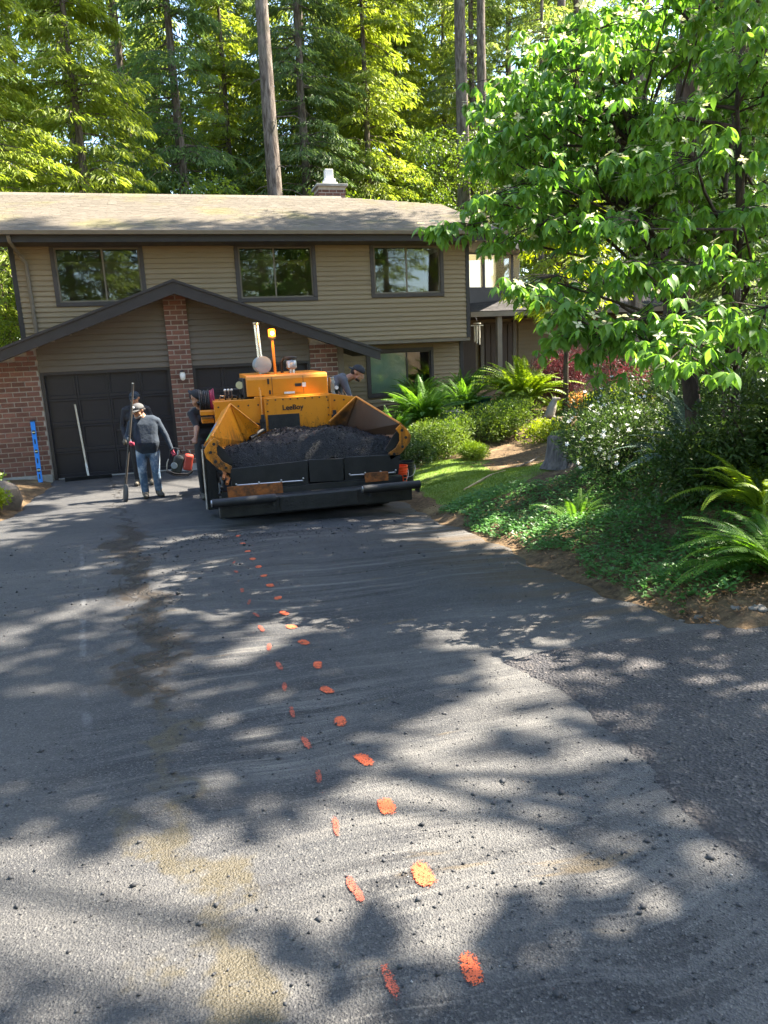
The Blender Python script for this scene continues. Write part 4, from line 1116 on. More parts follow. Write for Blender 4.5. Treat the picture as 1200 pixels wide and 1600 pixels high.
def head_prims(c, s=1.0, fwd=(0, -1, 0), down=0.0):
    """head about c (centre), facing fwd (horizontal) and tipped by down radians. returns prims and a frame function"""
    f = Vector(fwd).normalized(); l = Vector((0, 0, 1)).cross(f).normalized()     # l = the head's left
    rot = Matrix.Rotation(down, 3, l)
    f2 = rot @ f; u2 = rot @ Vector((0, 0, 1))
    P = lambda a, b, cc: Vector(c) + (l * a + f2 * b + u2 * cc) * s
    S, H = 0, 1
    pr = [(P(0, -.012, .035), .086 * s, P(0, .012, .03), .084 * s, S),
          (P(0, .03, -.04), .062 * s, P(0, .035, -.075), .048 * s, S),
          (P(0, .075, -.085), .026 * s, P(0, .06, -.075), .036 * s, S),
          (P(0, .095, .005), .012 * s, P(0, .113, -.028), .016 * s, S),
          (P(-.016, .098, -.032), .011 * s, P(.016, .098, -.032), .011 * s, S),
          (P(-.026, .088, -.062), .010 * s, P(.026, .088, -.062), .010 * s, S),
          (P(-.045, .075, .018), .016 * s, P(.045, .075, .018), .016 * s, S)]
    for k in (-1, 1):
        pr.append((P(.088 * k, -.01, .012), .014 * s, P(.085 * k, -.005, -.022), .010 * s, S))
        pr.append((P(.045 * k, .06, -.02), .026 * s, P(.05 * k, .04, -.05), .026 * s, S))
    return pr, P

def cap_part(parent, P, m, brim=1, s=1.0, logo=None):
    """cap over the head frame P; brim +1 forwards, -1 backwards"""
    c = MB(); vs = []; fs = []
    nu, nv = 20, 8
    for j in range(nv + 1):
        ph = R(88) * (1 - j / nv)
        for i in range(nu):
            th = 2 * math.pi * i / nu
            r = math.sin(ph)
            vs.append(P(.099 * r * math.cos(th), -.004 + .108 * r * math.sin(th), .042 + .092 * math.cos(ph) * (1 if j else 0) - (.0 if j else .0)))
    for j in range(nv):
        for i in range(nu): fs.append((j * nu + i, j * nu + (i + 1) % nu, (j + 1) * nu + (i + 1) % nu, (j + 1) * nu + i))
    c.add(vs, fs)
    o = c.build('cap', m, parent, smooth=True)
    so = o.modifiers.new('s', 'SOLIDIFY'); so.thickness = .006
    b = MB(); vs = []; n = 12
    for i in range(n + 1):
        t = R(-62 + 124 * i / n)
        x = math.sin(t)
        vs.append(P(.098 * x, brim * (.098 * math.cos(t)) - .004, .046))
        vs.append(P(.088 * x, brim * (.098 * math.cos(t) + .075 * math.cos(t * 1.15)), .034 - .010 * (1 - math.cos(t * .9)) - .012))
    b.add(vs, [(2 * i, 2 * i + 1, 2 * i + 3, 2 * i + 2) for i in range(n)])
    bo = b.build('visor', m, o, smooth=True)
    so = bo.modifiers.new('s', 'SOLIDIFY'); so.thickness = .005
    if logo:
        MB().ball(P(0, brim * .098, .085), .02, 10, 6).build('emblem', logo, o)
    return o

def arm(sh, el, wr, t_up, t_lo, r=(.062, .05, .045, .033)):
    return [(sh, r[0], el, r[1], t_up), (el, r[1] * .96, wr, r[3], t_lo)]

def hand(wr, palm_dir, grip_axis, side, t, s=1.0, curl=1.0):
    """fist-like hand: fingers wrap round an axis through the palm; palm_dir from wrist to knuckles"""
    d = Vector(palm_dir).normalized(); g = Vector(grip_axis).normalized(); g = (g - d * g.dot(d)).normalized()
    nrm = d.cross(g) * side
    w = Vector(wr); pr = [(w, .030 * s, w + d * .07 * s, .034 * s, t)]
    for k, (off, ln) in enumerate(((-.030, .82), (-.010, 1.0), (.011, .95), (.031, .76))):
        kn = w + d * .085 * s + g * off * s
        a = kn + d * .030 * ln * s + nrm * .016 * s * curl
        b = a + nrm * .034 * ln * s * curl - d * .004 * s + d * .03 * (1 - curl) * s
        c = b - d * .030 * ln * s * curl + nrm * .006 * s
        pr += [(kn, .0105 * s, a, .0098 * s, t), (a, .0098 * s, b, .0092 * s, t), (b, .0092 * s, c, .0082 * s, t)]
    th0 = w + d * .03 * s - g * .03 * s; th1 = w + d * .055 * s - g * .048 * s + nrm * .026 * s; th2 = w + d * .085 * s - g * .03 * s + nrm * .045 * s
    pr += [(th0, .014 * s, th1, .0115 * s, t), (th1, .0115 * s, th2, .0095 * s, t)]
    return pr

def stack(levels, n=14):
    """levels: (cx, y, z, half width, radius, material) from the top down; filled in between so the trunk has no rings"""
    out = []
    for a, b in zip(levels[:-1], levels[1:]):
        for i in range(n):
            k = i / n; q = [a[j] + (b[j] - a[j]) * k for j in range(5)]
            out.append(((q[0] - q[3], q[1], q[2]), q[4], (q[0] + q[3], q[1], q[2]), q[4], a[5]))
    a = levels[-1]; out.append(((a[0] - a[3], a[1], a[2]), a[4], (a[0] + a[3], a[1], a[2]), a[4], a[5]))
    return out

# --- worker 1: slate henley, grey cap, jeans; shovel in right hand, machine in left
W1 = Vector((-.66, 12.85, float(drive_z(-.66, 12.85))))
def w1():
    o = thing('person', 'person in slate blue long sleeved shirt, faded jeans and grey cap carrying a power tool', 'person', W1)
    SK, SH, JE, BO, GL = 0, 1, 2, 3, 4
    pr, P = head_prims((-.075, -.02, 1.485), 1.0, (-.62, -.78, 0), R(12))
    pr += [((-.03, 0, 1.41), .055, (-.01, .01, 1.34), .062, SK)]
    # trunk
    pr += stack([(.01, .01, 1.33, .12, .075, SH), (.01, 0, 1.22, .105, .115, SH), (.0, -.01, 1.08, .085, .128, SH), (.005, -.03, .95, .08, .136, SH), (.005, -.01, .87, .08, .122, SH), (.005, 0, .80, .085, .108, JE)])
    pr += [((-.19, 0, 1.30), .07, (-.12, 0, 1.31), .08, SH), ((.14, 0, 1.31), .08, (.20, 0, 1.29), .072, SH)]
    # arms
    re, rw = Vector((-.30, -.02, 1.06)), Vector((-.255, -.19, .985)); le, lw = Vector((.325, -.02, 1.03)), Vector((.40, -.08, .80))
    pr += arm((-.21, 0, 1.29), re, rw, SH, SH) + arm((.21, 0, 1.28), le, lw, SH, SH)
    pr += hand(rw, (.10, -.5, -.12), (.1, 0, 1), -1, GL, 1.0); pr += hand(lw, (.22, -.08, -1), (.9, .4, 0), 1, GL, 1.0)
    # legs
    for sx, kn, an, toe in ((-1, (-.125, -.05, .46), (-.115, .02, .11), (-.10, -.17, .045)), (1, (.095, -.02, .46), (.105, .05, .11), (.16, -.13, .045))):
        pr += [((.10 * sx, 0, .80), .102, kn, .072, JE), (kn, .070, an, .062, JE), ((an[0], an[1], .13), .064, (an[0], an[1], .07), .06, BO), ((an[0], an[1] + .05, .045), .043, toe, .046, BO), ((an[0], an[1], .05), .05, ((an[0] + toe[0]) / 2, (an[1] + toe[1]) / 2, .055), .052, BO)]
    me = body_mesh('body', pr, [M_SKIN, M_SHIRT, M_JEAN, M_BOOT, M_GLOVE])
    obj('body', me, o)
    cap_part(o, P, M_CAPG, 1, logo=M_LABEL)
    bd = MB()
    for k in np.linspace(-1, 1, 9): bd.ball(P(.055 * k, .062 * math.cos(k * 1.1) + .012, -.078 - .012 * math.cos(k * 1.5)), .026, 8, 6)
    bd.build('beard', M_BEARD, o, smooth=True)
    for k in (-1, 1): MB().ball(P(.034 * k, .083, .004), .009, 8, 6).build('eye', M_EYE, o)
    h = MB()
    for k in np.linspace(-1, 1, 11): h.ball(P(.082 * math.sin(k * 1.9), -.07 * math.cos(k * 1.5) - .018, .012), .024, 8, 6)
    h.build('hair', M_HAIR, o, smooth=True)
    return o
w1()
# shovel through his right hand
M_HANDLE = mat('dark_handle', (.045, .037, .030), .6, (.03, .025, .02)); M_PALEWOOD = mat('pale_handle', (.52, .46, .36), .55, (.42, .37, .28), 5, stretch=(1, 1, .2))
sv = thing('shovel', 'long handled shovel upright in the hand of the grey capped person', 'shovel', (W1.x - .37, W1.y - .24, float(drive_z(W1.x - .37, W1.y - .24))))
MB().tube([(-.02, -.01, .34), (.08, 0, .86), (.19, .05, 1.45), (.27, .06, 1.93)], [.021, .019, .018, .017], 10).build('handle', M_HANDLE, sv, smooth=True)
MB().tube([(.268, .06, 1.93), (.27, .06, 1.95)], .019, 8).build('end_cap', M_STEEL, sv)
MB().tube([(-.035, -.01, .22), (-.02, -.01, .42)], [.03, .023], 10).build('socket', M_BLK, sv, smooth=True)
bl = MB(); vs = []
for j, (z, w) in enumerate(((.30, .05), (.26, .10), (.12, .115), (.03, .10), (.0, .07))):
    for i in range(7): t = (i - 3) / 3; vs.append((-.075 + z * .14 + .012 * 0, t * w - .01, z)); vs[-1] = (vs[-1][0] - .02 * (1 - t * t), vs[-1][1], vs[-1][2])
bl.add(vs, [(j * 7 + i, j * 7 + i + 1, (j + 1) * 7 + i + 1, (j + 1) * 7 + i) for j in range(4) for i in range(6)])
b_ = bl.build('blade', M_BLK, sv, smooth=True, rot=(0, 0, R(25))); b_.modifiers.new('s', 'SOLIDIFY').thickness = .006
# machine hanging from his left hand
M_REDP = mat('red_plastic', (.50, .075, .05), .4, (.42, .06, .04), 6); M_DKPL = mat('dark_plastic', (.03, .034, .03), .55, (.05, .052, .046), 10)
tl = thing('power_tool', 'dark motorised tool with red tank carried low in a gloved hand', 'power tool', (W1.x + .46, W1.y - .10, W1.z + .34))
Ry = Matrix.Rotation(R(18), 4, 'Y')
MB().box(-.14, .03, -.11, .11, .06, .34, Ry).build('engine_housing', M_DKPL, tl, bevel=.025)
MB().box(.05, .20, -.10, .10, .13, .40, Matrix.Rotation(R(14), 4, 'Y')).build('red_tank', M_REDP, tl, bevel=.03)
MB().lathe([(.03, .40), (.03, .44)], (.20, 0, 0), 12).build('tank_cap', M_DKPL, tl)
MB().sheet([(-.20, -.14, .10), (-.06, -.14, .02), (-.06, .14, .02), (-.20, .14, .10)], .015).sheet([(-.06, -.14, .02), (.16, -.14, .0), (.16, .14, .0), (-.06, .14, .02)], .015).sheet([(.16, -.14, .0), (.25, -.14, .07), (.25, .14, .07), (.16, .14, .0)], .015).build('base_plate', M_BLK, tl)
MB().tube([(-.10, 0, .36), (-.09, -.01, .45), (-.02, -.02, .485), (.06, -.02, .47), (.09, 0, .40)], .014, 8).build('carry_handle', M_BLK, tl, smooth=True)
MB().tube([(-.18, -.1, .12), (-.16, -.12, .26), (-.13, -.11, .32)], .010, 6).build('side_rail', M_STEEL, tl, smooth=True); MB().tube([(.03, -.11, .38), (.05, -.11, .46)], .018, 10).build('filler_neck', M_MUF, tl, smooth=True)
MB().lathe([(.05, -.135), (.055, -.11)], (-.05, 0, .2), 16, 'y').build('recoil_cover', M_MUF, tl)

# --- worker 2, close to the garage door behind him
W2 = Vector((-.86, 14.35, float(drive_z(-.86, 14.35))))
def w2():
    o = thing('person', 'person in dark clothes and navy cap standing behind the grey capped person', 'person', W2)
    SK, SH, JE, BO, GL = 0, 1, 2, 3, 4
    pr, P = head_prims((0, -.02, 1.64), 1.0, (-.3, -.95, 0), R(12))
    pr += [((0, 0, 1.56), .055, (0, .01, 1.48), .06, SK), ((-.13, .01, 1.45), .075, (.13, .01, 1.45), .075, SH), ((-.10, 0, 1.30), .115, (.10, 0, 1.30), .115, SH), ((-.08, 0, 1.12), .115, (.08, 0, 1.12), .115, SH),
           ((-.07, 0, .98), .112, (.07, 0, .98), .112, SH), ((-.08, 0, .88), .10, (.08, 0, .88), .10, JE), ((-.20, 0, 1.43), .068, (.20, 0, 1.43), .068, SH)]
    for sx in (-1, 1):
        el, wr = Vector((.28 * sx, .02, 1.14)), Vector((.25 * sx, -.14, .92))
        pr += arm((.21 * sx, 0, 1.42), el, wr, SH, SH) + hand(wr, (0, -.3, -1), (1, .2, 0), sx, BO, 1)
        kn, an = (.12 * sx, -.02, .48), (.12 * sx, .03, .11)
        pr += [((.10 * sx, 0, .86), .098, kn, .068, JE), (kn, .066, an, .056, JE), ((an[0], an[1] + .05, .045), .043, (an[0] + .02 * sx, -.15, .045), .045, BO), ((an[0], an[1], .12), .058, (an[0], an[1], .05), .05, BO)]
    obj('body', body_mesh('body', pr, [M_SKIN, M_SHIRT2, M_JEAN2, M_BOOT, M_GLOVE], .014), o)
    c = cap_part(o, P, M_CAPN, 1, logo=M_MUF)
    MB().ball(P(0, -.045, .0), (.075, .06, .06), 12, 8).build('hair', M_HAIR, o, smooth=True)
    for k in (-1, 1): MB().ball(P(.034 * k, .083, .004), .009, 8, 6).build('eye', M_EYE, o)
w2()

# --- worker 3, left of the paver, looking down at the hose reel
W3 = Vector((.31, 12.02, float(drive_z(.31, 12.02))))
def w3():
    o = thing('person', 'person in black with dark cap bending beside the hose reel', 'person', W3); o.scale = (1.05, 1.05, 1.05)
    SK, SH, JE, BO, GL = 0, 1, 2, 3, 4
    pr, P = head_prims((-.10, -.14, 1.585), 1.0, (.75, -.66, 0), R(38))
    pr += [((-.08, -.10, 1.52), .05, (-.04, -.04, 1.43), .058, SK), ((-.15, 0, 1.37), .075, (.10, -.04, 1.39), .075, SH), ((-.08, 0, 1.24), .115, (.08, 0, 1.24), .115, SH), ((-.06, .04, 1.05), .115, (.09, .04, 1.05), .115, SH),
           ((-.06, .06, .93), .11, (.08, .06, .93), .11, SH), ((-.07, .06, .85), .10, (.09, .06, .85), .10, JE)]
    el, wr = Vector((-.13, -.20, 1.16)), Vector((-.16, -.38, 1.03))
    pr += arm((-.19, -.02, 1.35), el, wr, SH, SK, (.062, .048, .04, .030)) + hand(wr, (-.2, -.4, -.9), (1, -.3, 0), 1, SK, 1, .8)
    el, wr = Vector((.26, -.1, 1.16)), Vector((.20, -.32, 1.10))
    pr += arm((.17, -.02, 1.36), el, wr, SH, SK, (.062, .048, .04, .030)) + hand(wr, (-.1, -.9, 0), (0, 0, 1), -1, SK, 1)
    for sx in (-1, 1):
        kn, an = (.12 * sx, -.02, .46), (.12 * sx, .08, .11)
        pr += [((.10 * sx, .05, .84), .098, kn, .068, JE), (kn, .066, an, .056, JE), ((an[0], an[1] + .04, .045), .043, (an[0], -.10, .045), .045, BO), ((an[0], an[1], .12), .058, (an[0], an[1], .05), .05, BO)]
    obj('body', body_mesh('body', pr, [M_SKIN, M_SHIRT2, M_JEAN2, M_BOOT, M_GLOVE], .012), o)
    cap_part(o, P, M_CAPB, -1)
    MB().ball(P(0, -.045, .0), (.075, .06, .06), 12, 8).build('hair', M_HAIR, o, smooth=True)
    for k in (-1, 1): MB().ball(P(.034 * k, .083, .004), .009, 8, 6).build('eye', M_EYE, o)
w3()

# --- worker 4, right side of the paver, bent over with head to the right
W4 = Vector((2.60, 12.42, .05))
def w4():
    o = thing('person', 'person in grey shirt and black cap leaning over the right side of the paver', 'person', W4); o.scale = (1.09, 1.09, 1.09)
    SK, SH, JE, BO, GL, BE = 0, 1, 2, 3, 4, 5
    pr, P = head_prims((.30, -.24, 1.74), 1.0, (.88, -.47, 0), R(30))
    pr += [((.22, -.20, 1.70), .055, (.15, -.16, 1.66), .062, SK)]
    pr += [((.10, -.02, 1.67), .085, (.02, -.26, 1.66), .085, SH), ((.0, -.12, 1.60), .13, (-.08, -.10, 1.48), .135, SH), ((-.08, -.06, 1.50), .135, (-.20, -.02, 1.28), .13, SH), ((-.20, -.02, 1.28), .128, (-.26, .02, 1.10), .122, SH),
           ((-.26, -.06, 1.02), .10, (-.26, .10, 1.02), .10, JE), ((.06, -.30, 1.64), .07, (.08, .06, 1.66), .07, SH)]
    el, wr = Vector((.10, -.40, 1.42)), Vector((.18, -.44, 1.22))
    pr += arm((.05, -.31, 1.63), el, wr, SH, SK, (.068, .055, .042, .032)) + hand(wr, (.3, -.1, -1), (1, 0, .2), 1, SK, 1)
    el, wr = Vector((-.20, -.36, 1.52)), Vector((-.23, -.52, 1.62))
    pr += arm((-.02, -.26, 1.64), Vector((-.16, -.34, 1.50)), wr, SH, SK, (.062, .05, .042, .032)) + hand(wr, (-.1, -.6, .3), (0, .3, 1), 1, GL, 1.15)
    for sy, ax in ((-.1, -.26), (.1, -.2)):
        kn, an = (ax + .02, sy - .02, .56), (ax - .02, sy + .02, .11)
        pr += [((-.26, sy, .98), .098, kn, .07, JE), (kn, .068, an, .056, JE), ((an[0] - .04, an[1], .045), .043, (an[0] + .16, an[1] - .06, .045), .045, BO), ((an[0], an[1], .12), .058, (an[0], an[1], .05), .05, BO)]
    obj('body', body_mesh('body', pr, [M_SKIN, M_SHIRT3, M_JEAN2, M_BOOT, M_GLOVE2, M_BEARD], .012), o)
    cap_part(o, P, M_CAPB, -1)
    MB().ball(P(0, -.045, .005), (.08, .065, .06), 12, 8).build('hair', M_HAIR, o, smooth=True)
    bd = MB()
    for k in np.linspace(-1, 1, 9): bd.ball(P(.055 * k, .060 * math.cos(k * 1.1) + .010, -.08 - .010 * math.cos(k * 1.5)), .022, 8, 6)
    bd.build('beard', M_HAIR, o, smooth=True)
    for k in (-1, 1): MB().ball(P(.034 * k, .083, .004), .009, 8, 6).build('eye', M_EYE, o)
w4()

# ================================================================== SMALL THINGS
M_BLUE = mat('level_blue', (.02, .21, .66), .4, (.016, .18, .58), 4)
lv = thing('spirit_level', 'long bright blue spirit level leaning on the brick pier', 'level', (-2.92, 15.62, float(drive_z(-2.92, 15.62)) + .005))
rot = (R(-14.5), R(-2), 0)
MB().box(-.042, .042, -.018, .018, 0, 1.30).build('beam', M_BLUE, lv, rot=rot, bevel=.004)
MB().box(-.043, .043, -.019, .019, -.004, .03).build('end_cap', M_BLK, lv, rot=rot); MB().box(-.043, .043, -.019, .019, 1.27, 1.305).build('end_cap', M_BLK, lv, rot=rot)
for z in (.28, .66, 1.05):
    v_ = MB().box(-.026, .026, -.0215, -.012, z - .04, z + .04).build('vial_window', M_BLK, lv, rot=rot); MB().tube([(-.03, -.024, z), (.03, -.024, z)], .010, 8).build('vial', M_LENS, v_)
for z in (.15, .47, .86): MB().box(-.012, .012, -.0205, -.012, z - .05, z + .05).build('hand_hole', M_BLK, lv, rot=rot)
lt = thing('asphalt_lute', 'pale handled asphalt lute with wide black bar leaning on the garage door', 'lute', (-2.02, 15.72, float(drive_z(-2.02, 15.72)) + .004))
MB().tube([(-.12, .33, 1.52), (0, 0, .05)], .019, 10).build('handle', M_PALEWOOD, lt, smooth=True); MB().tube([(-.024, .068, .33), (0, 0, .04)], .024, 10).build('ferrule', M_STEEL, lt, smooth=True)
MB().box(-.45, .45, -.02, .0, 0, .09).box(-.44, .44, .0, .012, .005, .03).build('bar', M_BLK, lt, rot=(R(20), 0, R(4)), bevel=.004)
sl = thing('wall_lamp', 'small dark lantern with pale glass on the brick pillar', 'lamp', (.05, 15.93, 2.06))
MB().lathe([(.035, 0), (.035, -.02)], (0, 0, 0), 14, 'y').build('back_plate', M_TRIM, sl); MB().tube([(0, -.02, .0), (0, -.09, .05), (0, -.11, .02)], .010, 8).build('arm', M_TRIM, sl, smooth=True)
MB().lathe([(.02, .06), (.055, .035), (.06, .02)], (0, -.11, 0), 14).build('hood', M_TRIM, sl, smooth=True)
MB().lathe([(.045, .02), (.06, -.04), (.05, -.12), (.02, -.15)], (0, -.11, 0), 16).build('glass', M_WHITE, sl, smooth=True)
# wind chime at the porch
wc = thing('wind_chime', 'pale wooden tube wind chime hanging from the porch eave', 'wind chime', (7.74, 18.30, 2.28))
M_CHIME = mat('chime_wood', (.55, .49, .36), .5, (.45, .4, .3))
MB().tube([(0, .1, .88), (0, 0, .74), (0, 0, .68)], .006, 6).build('cord', M_BLK, wc); MB().lathe([(.10, .66), (.10, .69)], (0, 0, 0), 16).build('top_disc', M_CHIME, wc)
MB().box(-.18, .18, -.012, .012, .61, .635).build('cross_bar', M_CHIME, wc)
for i in range(6):
    a = i * math.pi / 3; L = .30 + .035 * i; MB().tube([(.075 * math.cos(a), .075 * math.sin(a), .6), (.075 * math.cos(a), .075 * math.sin(a), .6 - L)], .017, 8).build('tube', M_CHIME, wc)
# buckets by the lawn
M_BUCK = mat('bucket_black', (.02, .021, .022), .45); M_ORB = mat('bucket_orange', (.85, .085, .02), .4, (.78, .075, .02), 4)
def bucket(x, y, m, label, dz=0):
    b = thing('bucket', label, 'bucket', (x, y, Tz(x, y) + dz + .01))
    bd_ = MB().lathe([(.128, 0), (.15, .36), (.157, .36), (.157, .375), (.146, .375), (.124, .02), (.0, .02)], (0, 0, 0), 24).build('pail', m, b, smooth=True)
    for z in (.27, .31): MB().lathe([(.147, z), (.157, z), (.157, z + .012), (.148, z + .012)], (0, 0, 0), 24).build('rib', m, b)
    MB().tube([(.155 * math.cos(t), -.02 - .16 * math.sin(t), .31 - .17 * math.sin(t)) for t in np.linspace(0, math.pi, 12)], .005, 6).build('bail_handle', M_STEEL, b, smooth=True)
    return b, bd_
bk1, _ = bucket(3.47, 11.35, M_BUCK, 'black bucket with wire handle standing on moss beside the paver', .03)
bk2, p2_ = bucket(3.10, 10.55, M_ORB, 'bright orange bucket with black print half hidden by the paver', .07)
for i, (z, w) in enumerate(((.24, .05), (.19, .035), (.14, .05), (.09, .03))): MB().box(-.1 - w / 2 + .16, -.1 + w / 2 + .16, -.150 + .0, -.12, z, z + .03, Matrix.Rotation(R(8), 4, 'X')).build('print', M_BLK, p2_)
# stump, statue, stones, pot
M_BARKD = mat('stump_wood', (.16, .145, .13), .95, (.075, .065, .058), 6, bmp=1.0, bscale=22, stretch=(5, 5, .8)); M_STATUE = mat('cast_stone', (.27, .235, .19), .9, (.2, .175, .14), 8, bmp=.4, bscale=40)
def lumpy(name, prof, m, parent, loc, n=30, amp=.06, seed=0, ridges=9):
    rr = np.random.default_rng(seed); ph = rr.uniform(0, 6, 4)
    vs = []; fs = []
    for j, (r, z) in enumerate(prof):
        for k in range(n):
            t = 2 * math.pi * k / n
            q = r * (1 + amp * (math.sin(ridges * t + ph[0] + z) + .6 * math.sin(4 * t + ph[1]) + .5 * math.sin(17 * t + ph[2] + 3 * z)))
            vs.append((q * math.cos(t), q * math.sin(t), z + amp * .5 * r * math.sin(3 * t + ph[3])))
    for j in range(len(prof) - 1):
        for k in range(n): fs.append((j * n + k, j * n + (k + 1) % n, (j + 1) * n + (k + 1) % n, (j + 1) * n + k))
    fs.append(tuple(range(n))[::-1]); fs.append(tuple((len(prof) - 1) * n + k for k in range(n)))
    return MB().add(vs, fs).build(name, m, parent, loc, smooth=True)
M_SLAB = mat('brown_stone', (.17, .135, .10), .9, (.10, .08, .06), 7, bmp=.5, bscale=30)
SX, SY = 5.02, 8.85
st = thing('tree_stump', 'weathered grey tree stump with moss on its top', 'stump', (SX, SY, Tz(SX, SY) - .05))
lumpy('wood', [(.34, 0), (.27, .12), (.24, .3), (.235, .42), (.22, .45)], M_BARKD, st, (0, 0, 0), 44, .05, 3)
lumpy('moss_top', [(.20, .435), (.19, .475), (.12, .50), (.03, .51)], M_MOSS, st, (.02, .02, .0), 30, .1, 5)
px, py = 7.55, 13.9
slab_ = lumpy('stone_slab', [(.36, 0), (.40, .03), (.40, .09), (.36, .11)], M_SLAB, None, (px, py, Tz(px, py) + .14), 26, .05, 8); tag(slab_, 'flat brown stone slab carrying the animal statue', 'stone')
lumpy('stone_block', [(.30, 0), (.30, .1), (.28, .16)], M_SLAB, None, (px, py, Tz(px, py) - .02), 22, .06, 9)
tag(bpy.data.objects['stone_block'], 'rough grey stone block under the statue slab', 'stone')
sta = thing('garden_statue', 'small grey brown stone animal statue with raised head on a flat stone', 'statue', (px, py, Tz(px, py) + .245))
sp_ = [((-.03, 0, .11), .105, (.01, 0, .22), .10, 0), ((.01, 0, .22), .098, (.05, 0, .33), .072, 0), ((.06, -.01, .37), .062, (.08, -.02, .40), .058, 0), ((.10, -.05, .41), .04, (.135, -.10, .425), .024, 0), ((.05, .035, .44), .016, (.05, .04, .475), .009, 0), ((.095, .02, .45), .016, (.10, .02, .48), .009, 0), ((.02, -.09, .03), .04, (.05, -.12, .035), .032, 0), ((.05, .08, .03), .04, (.08, .07, .035), .032, 0), ((-.10, .02, .06), .055, (-.15, .04, .04), .03, 0)]
obj('body', body_mesh('body', sp_, [M_STATUE], .009), sta)
pt_ = thing('plant_pot', 'low teal glazed plant pot beside the ferns', 'pot', (6.88, 16.1, Tz(6.88, 16.1)))
M_TEAL = mat('teal_glaze', (.03, .15, .165), .35, (.025, .12, .14), 5)
MB().lathe([(.16, 0), (.21, .05), (.235, .2), (.255, .22), (.255, .25), (.225, .25), (.21, .2)], (0, 0, 0), 24).build('bowl', M_TEAL, pt_, smooth=True); MB().lathe([(.0, .205), (.215, .205)], (0, 0, 0), 20).build('soil', M_DARKIN, pt_)
M_PEB = mat('pebble', (.16, .145, .125), .9, (.09, .08, .07), 20)
def stone(x, y, r, label, seed, cat='stone', dz=-.02, group=None, flat=.6, m=None):
    o = lumpy('garden_stone', [(r * .8, 0), (r, r * flat * .4), (r * .9, r * flat * .85), (r * .45, r * flat * 1.1)], m or M_STONE, None, (x, y, Tz(x, y) + dz), 18, .09, seed, 5)
    tag(o, label, cat, group); return o
for i in range(14):
    x = rng.uniform(2.95, 3.7); y = 3.72 - (x - 3) * .35 + rng.normal(0, .06)
    stone(x, y, rng.uniform(.015, .035), 'small pebble at the foot of the fern where soil meets asphalt', 40 + i, group='pebbles at the driveway edge', dz=-.005, m=M_PEB)
stone(5.95, 15.6, .28, 'large grey boulder between the ferns below the window', 71, flat=.8); stone(6.9, 15.2, .2, 'pale flat rock in front of the teal pot', 72)
stone(-3.05, 12.75, .34, 'mossy brown retaining stone at the left driveway edge', 73, flat=1.3, dz=-.06, m=M_SLAB); stone(-3.5, 13.2, .32, 'second retaining stone further from the driveway by the brick pier', 74, flat=1.2, dz=-.06, m=M_SLAB)
# fallen stick on the lawn
M_STICK = mat('bleached_stick', (.42, .33, .19), .8, (.3, .23, .13), 10)
tag(MB().tube([(x, y, Tz(x, y) + .045) for x, y in ((3.75, 9.45), (4.0, 9.62), (4.3, 9.78), (4.65, 9.98))], [.012, .018, .018, .008], 7).build('fallen_stick', M_STICK, None, smooth=True), 'bleached stick lying on the mossy lawn', 'stick')
tag(MB().tube([(x, y, Tz(x, y) + .035) for x, y in ((5.0, 10.35), (5.25, 10.7), (5.55, 10.95), (5.95, 11.4))], [.010, .016, .015, .006], 7).build('fallen_stick', M_BARKD, None, smooth=True), 'grey stick lying on bare soil behind the stump', 'stick')

# ================================================================== VEGETATION
def unit(a): return a / np.maximum(np.linalg.norm(a, axis=-1, keepdims=True), 1e-9)

def blades(pos, d, nrm, L, W, fold=.25, droop=.0):
    """folded diamond leaves, 2 triangles each: arrays -> v, f"""
    n = len(pos)
    d = unit(d); side = unit(np.cross(d, nrm)); up_ = np.cross(side, d)
    L = np.broadcast_to(L, n)[:, None]; W = np.broadcast_to(W, n)[:, None]
    b = pos; t = pos + d * L - up_ * L * droop
    m_ = pos + d * L * .45
    l = m_ - side * W * .5 + up_ * W * fold; r = m_ + side * W * .5 + up_ * W * fold
    v = np.stack([b, l, t, r], 1).reshape(-1, 3)
    k = 4 * np.arange(n)[:, None]
    f = np.concatenate([k + np.array([[0, 2, 1]]), k + np.array([[0, 3, 2]])], 0)
    return v, f

def tapered(path_list):
    """list of (path, radii) -> one MB"""
    mb = MB()
    for p, r, n in path_list: mb.tube(p, r, n, False)
    return mb

def bark_mat(name, c1, c2):
    mt, nt, b = new_mat(name)
    tc = nt.nodes.new('ShaderNodeTexCoord').outputs['Object']
    v = mapping(nt, tc, (1, 1, .22))
    n1 = noise_n(nt, v, 9, 6, .7, .6); n2 = noise_n(nt, tc, 1.2, 3)
    c = mixc(nt, ramp(nt, n1, .35, .65), c1, c2); c = mixc(nt, mth(nt, 'MULTIPLY', ramp(nt, n2, .5, .7), .4), c, (.10, .105, .07))
    link(nt, c, b.inputs['Base Color']); b.inputs['Roughness'].default_value = .95; b.inputs['Specular IOR Level'].default_value = .15
    bump(nt, b, n1, 1.0, .06)
    return mt
M_BARK = bark_mat('fir_bark', (.065, .05, .04), (.20, .165, .135)); M_BARK_R = bark_mat('dark_bark', (.035, .027, .022), (.085, .065, .05))
L_DARK = leaf_mat('needles_dark', (.065, .115, .035), (.15, .215, .06), .48); L_MID = leaf_mat('needles_mid', (.10, .15, .035), (.21, .27, .06), .52)
L_YEL = leaf_mat('needles_yellow_green', (.14, .20, .025), (.28, .335, .055), .55); L_BLUE = leaf_mat('needles_blue_green', (.07, .13, .04), (.16, .24, .065), .5)
L_VINE = leaf_mat('vine_maple_leaf', (.14, .215, .025), (.26, .33, .05), .55); L_DOG = leaf_mat('dogwood_leaf', (.065, .165, .025), (.19, .33, .055), .52, .45)
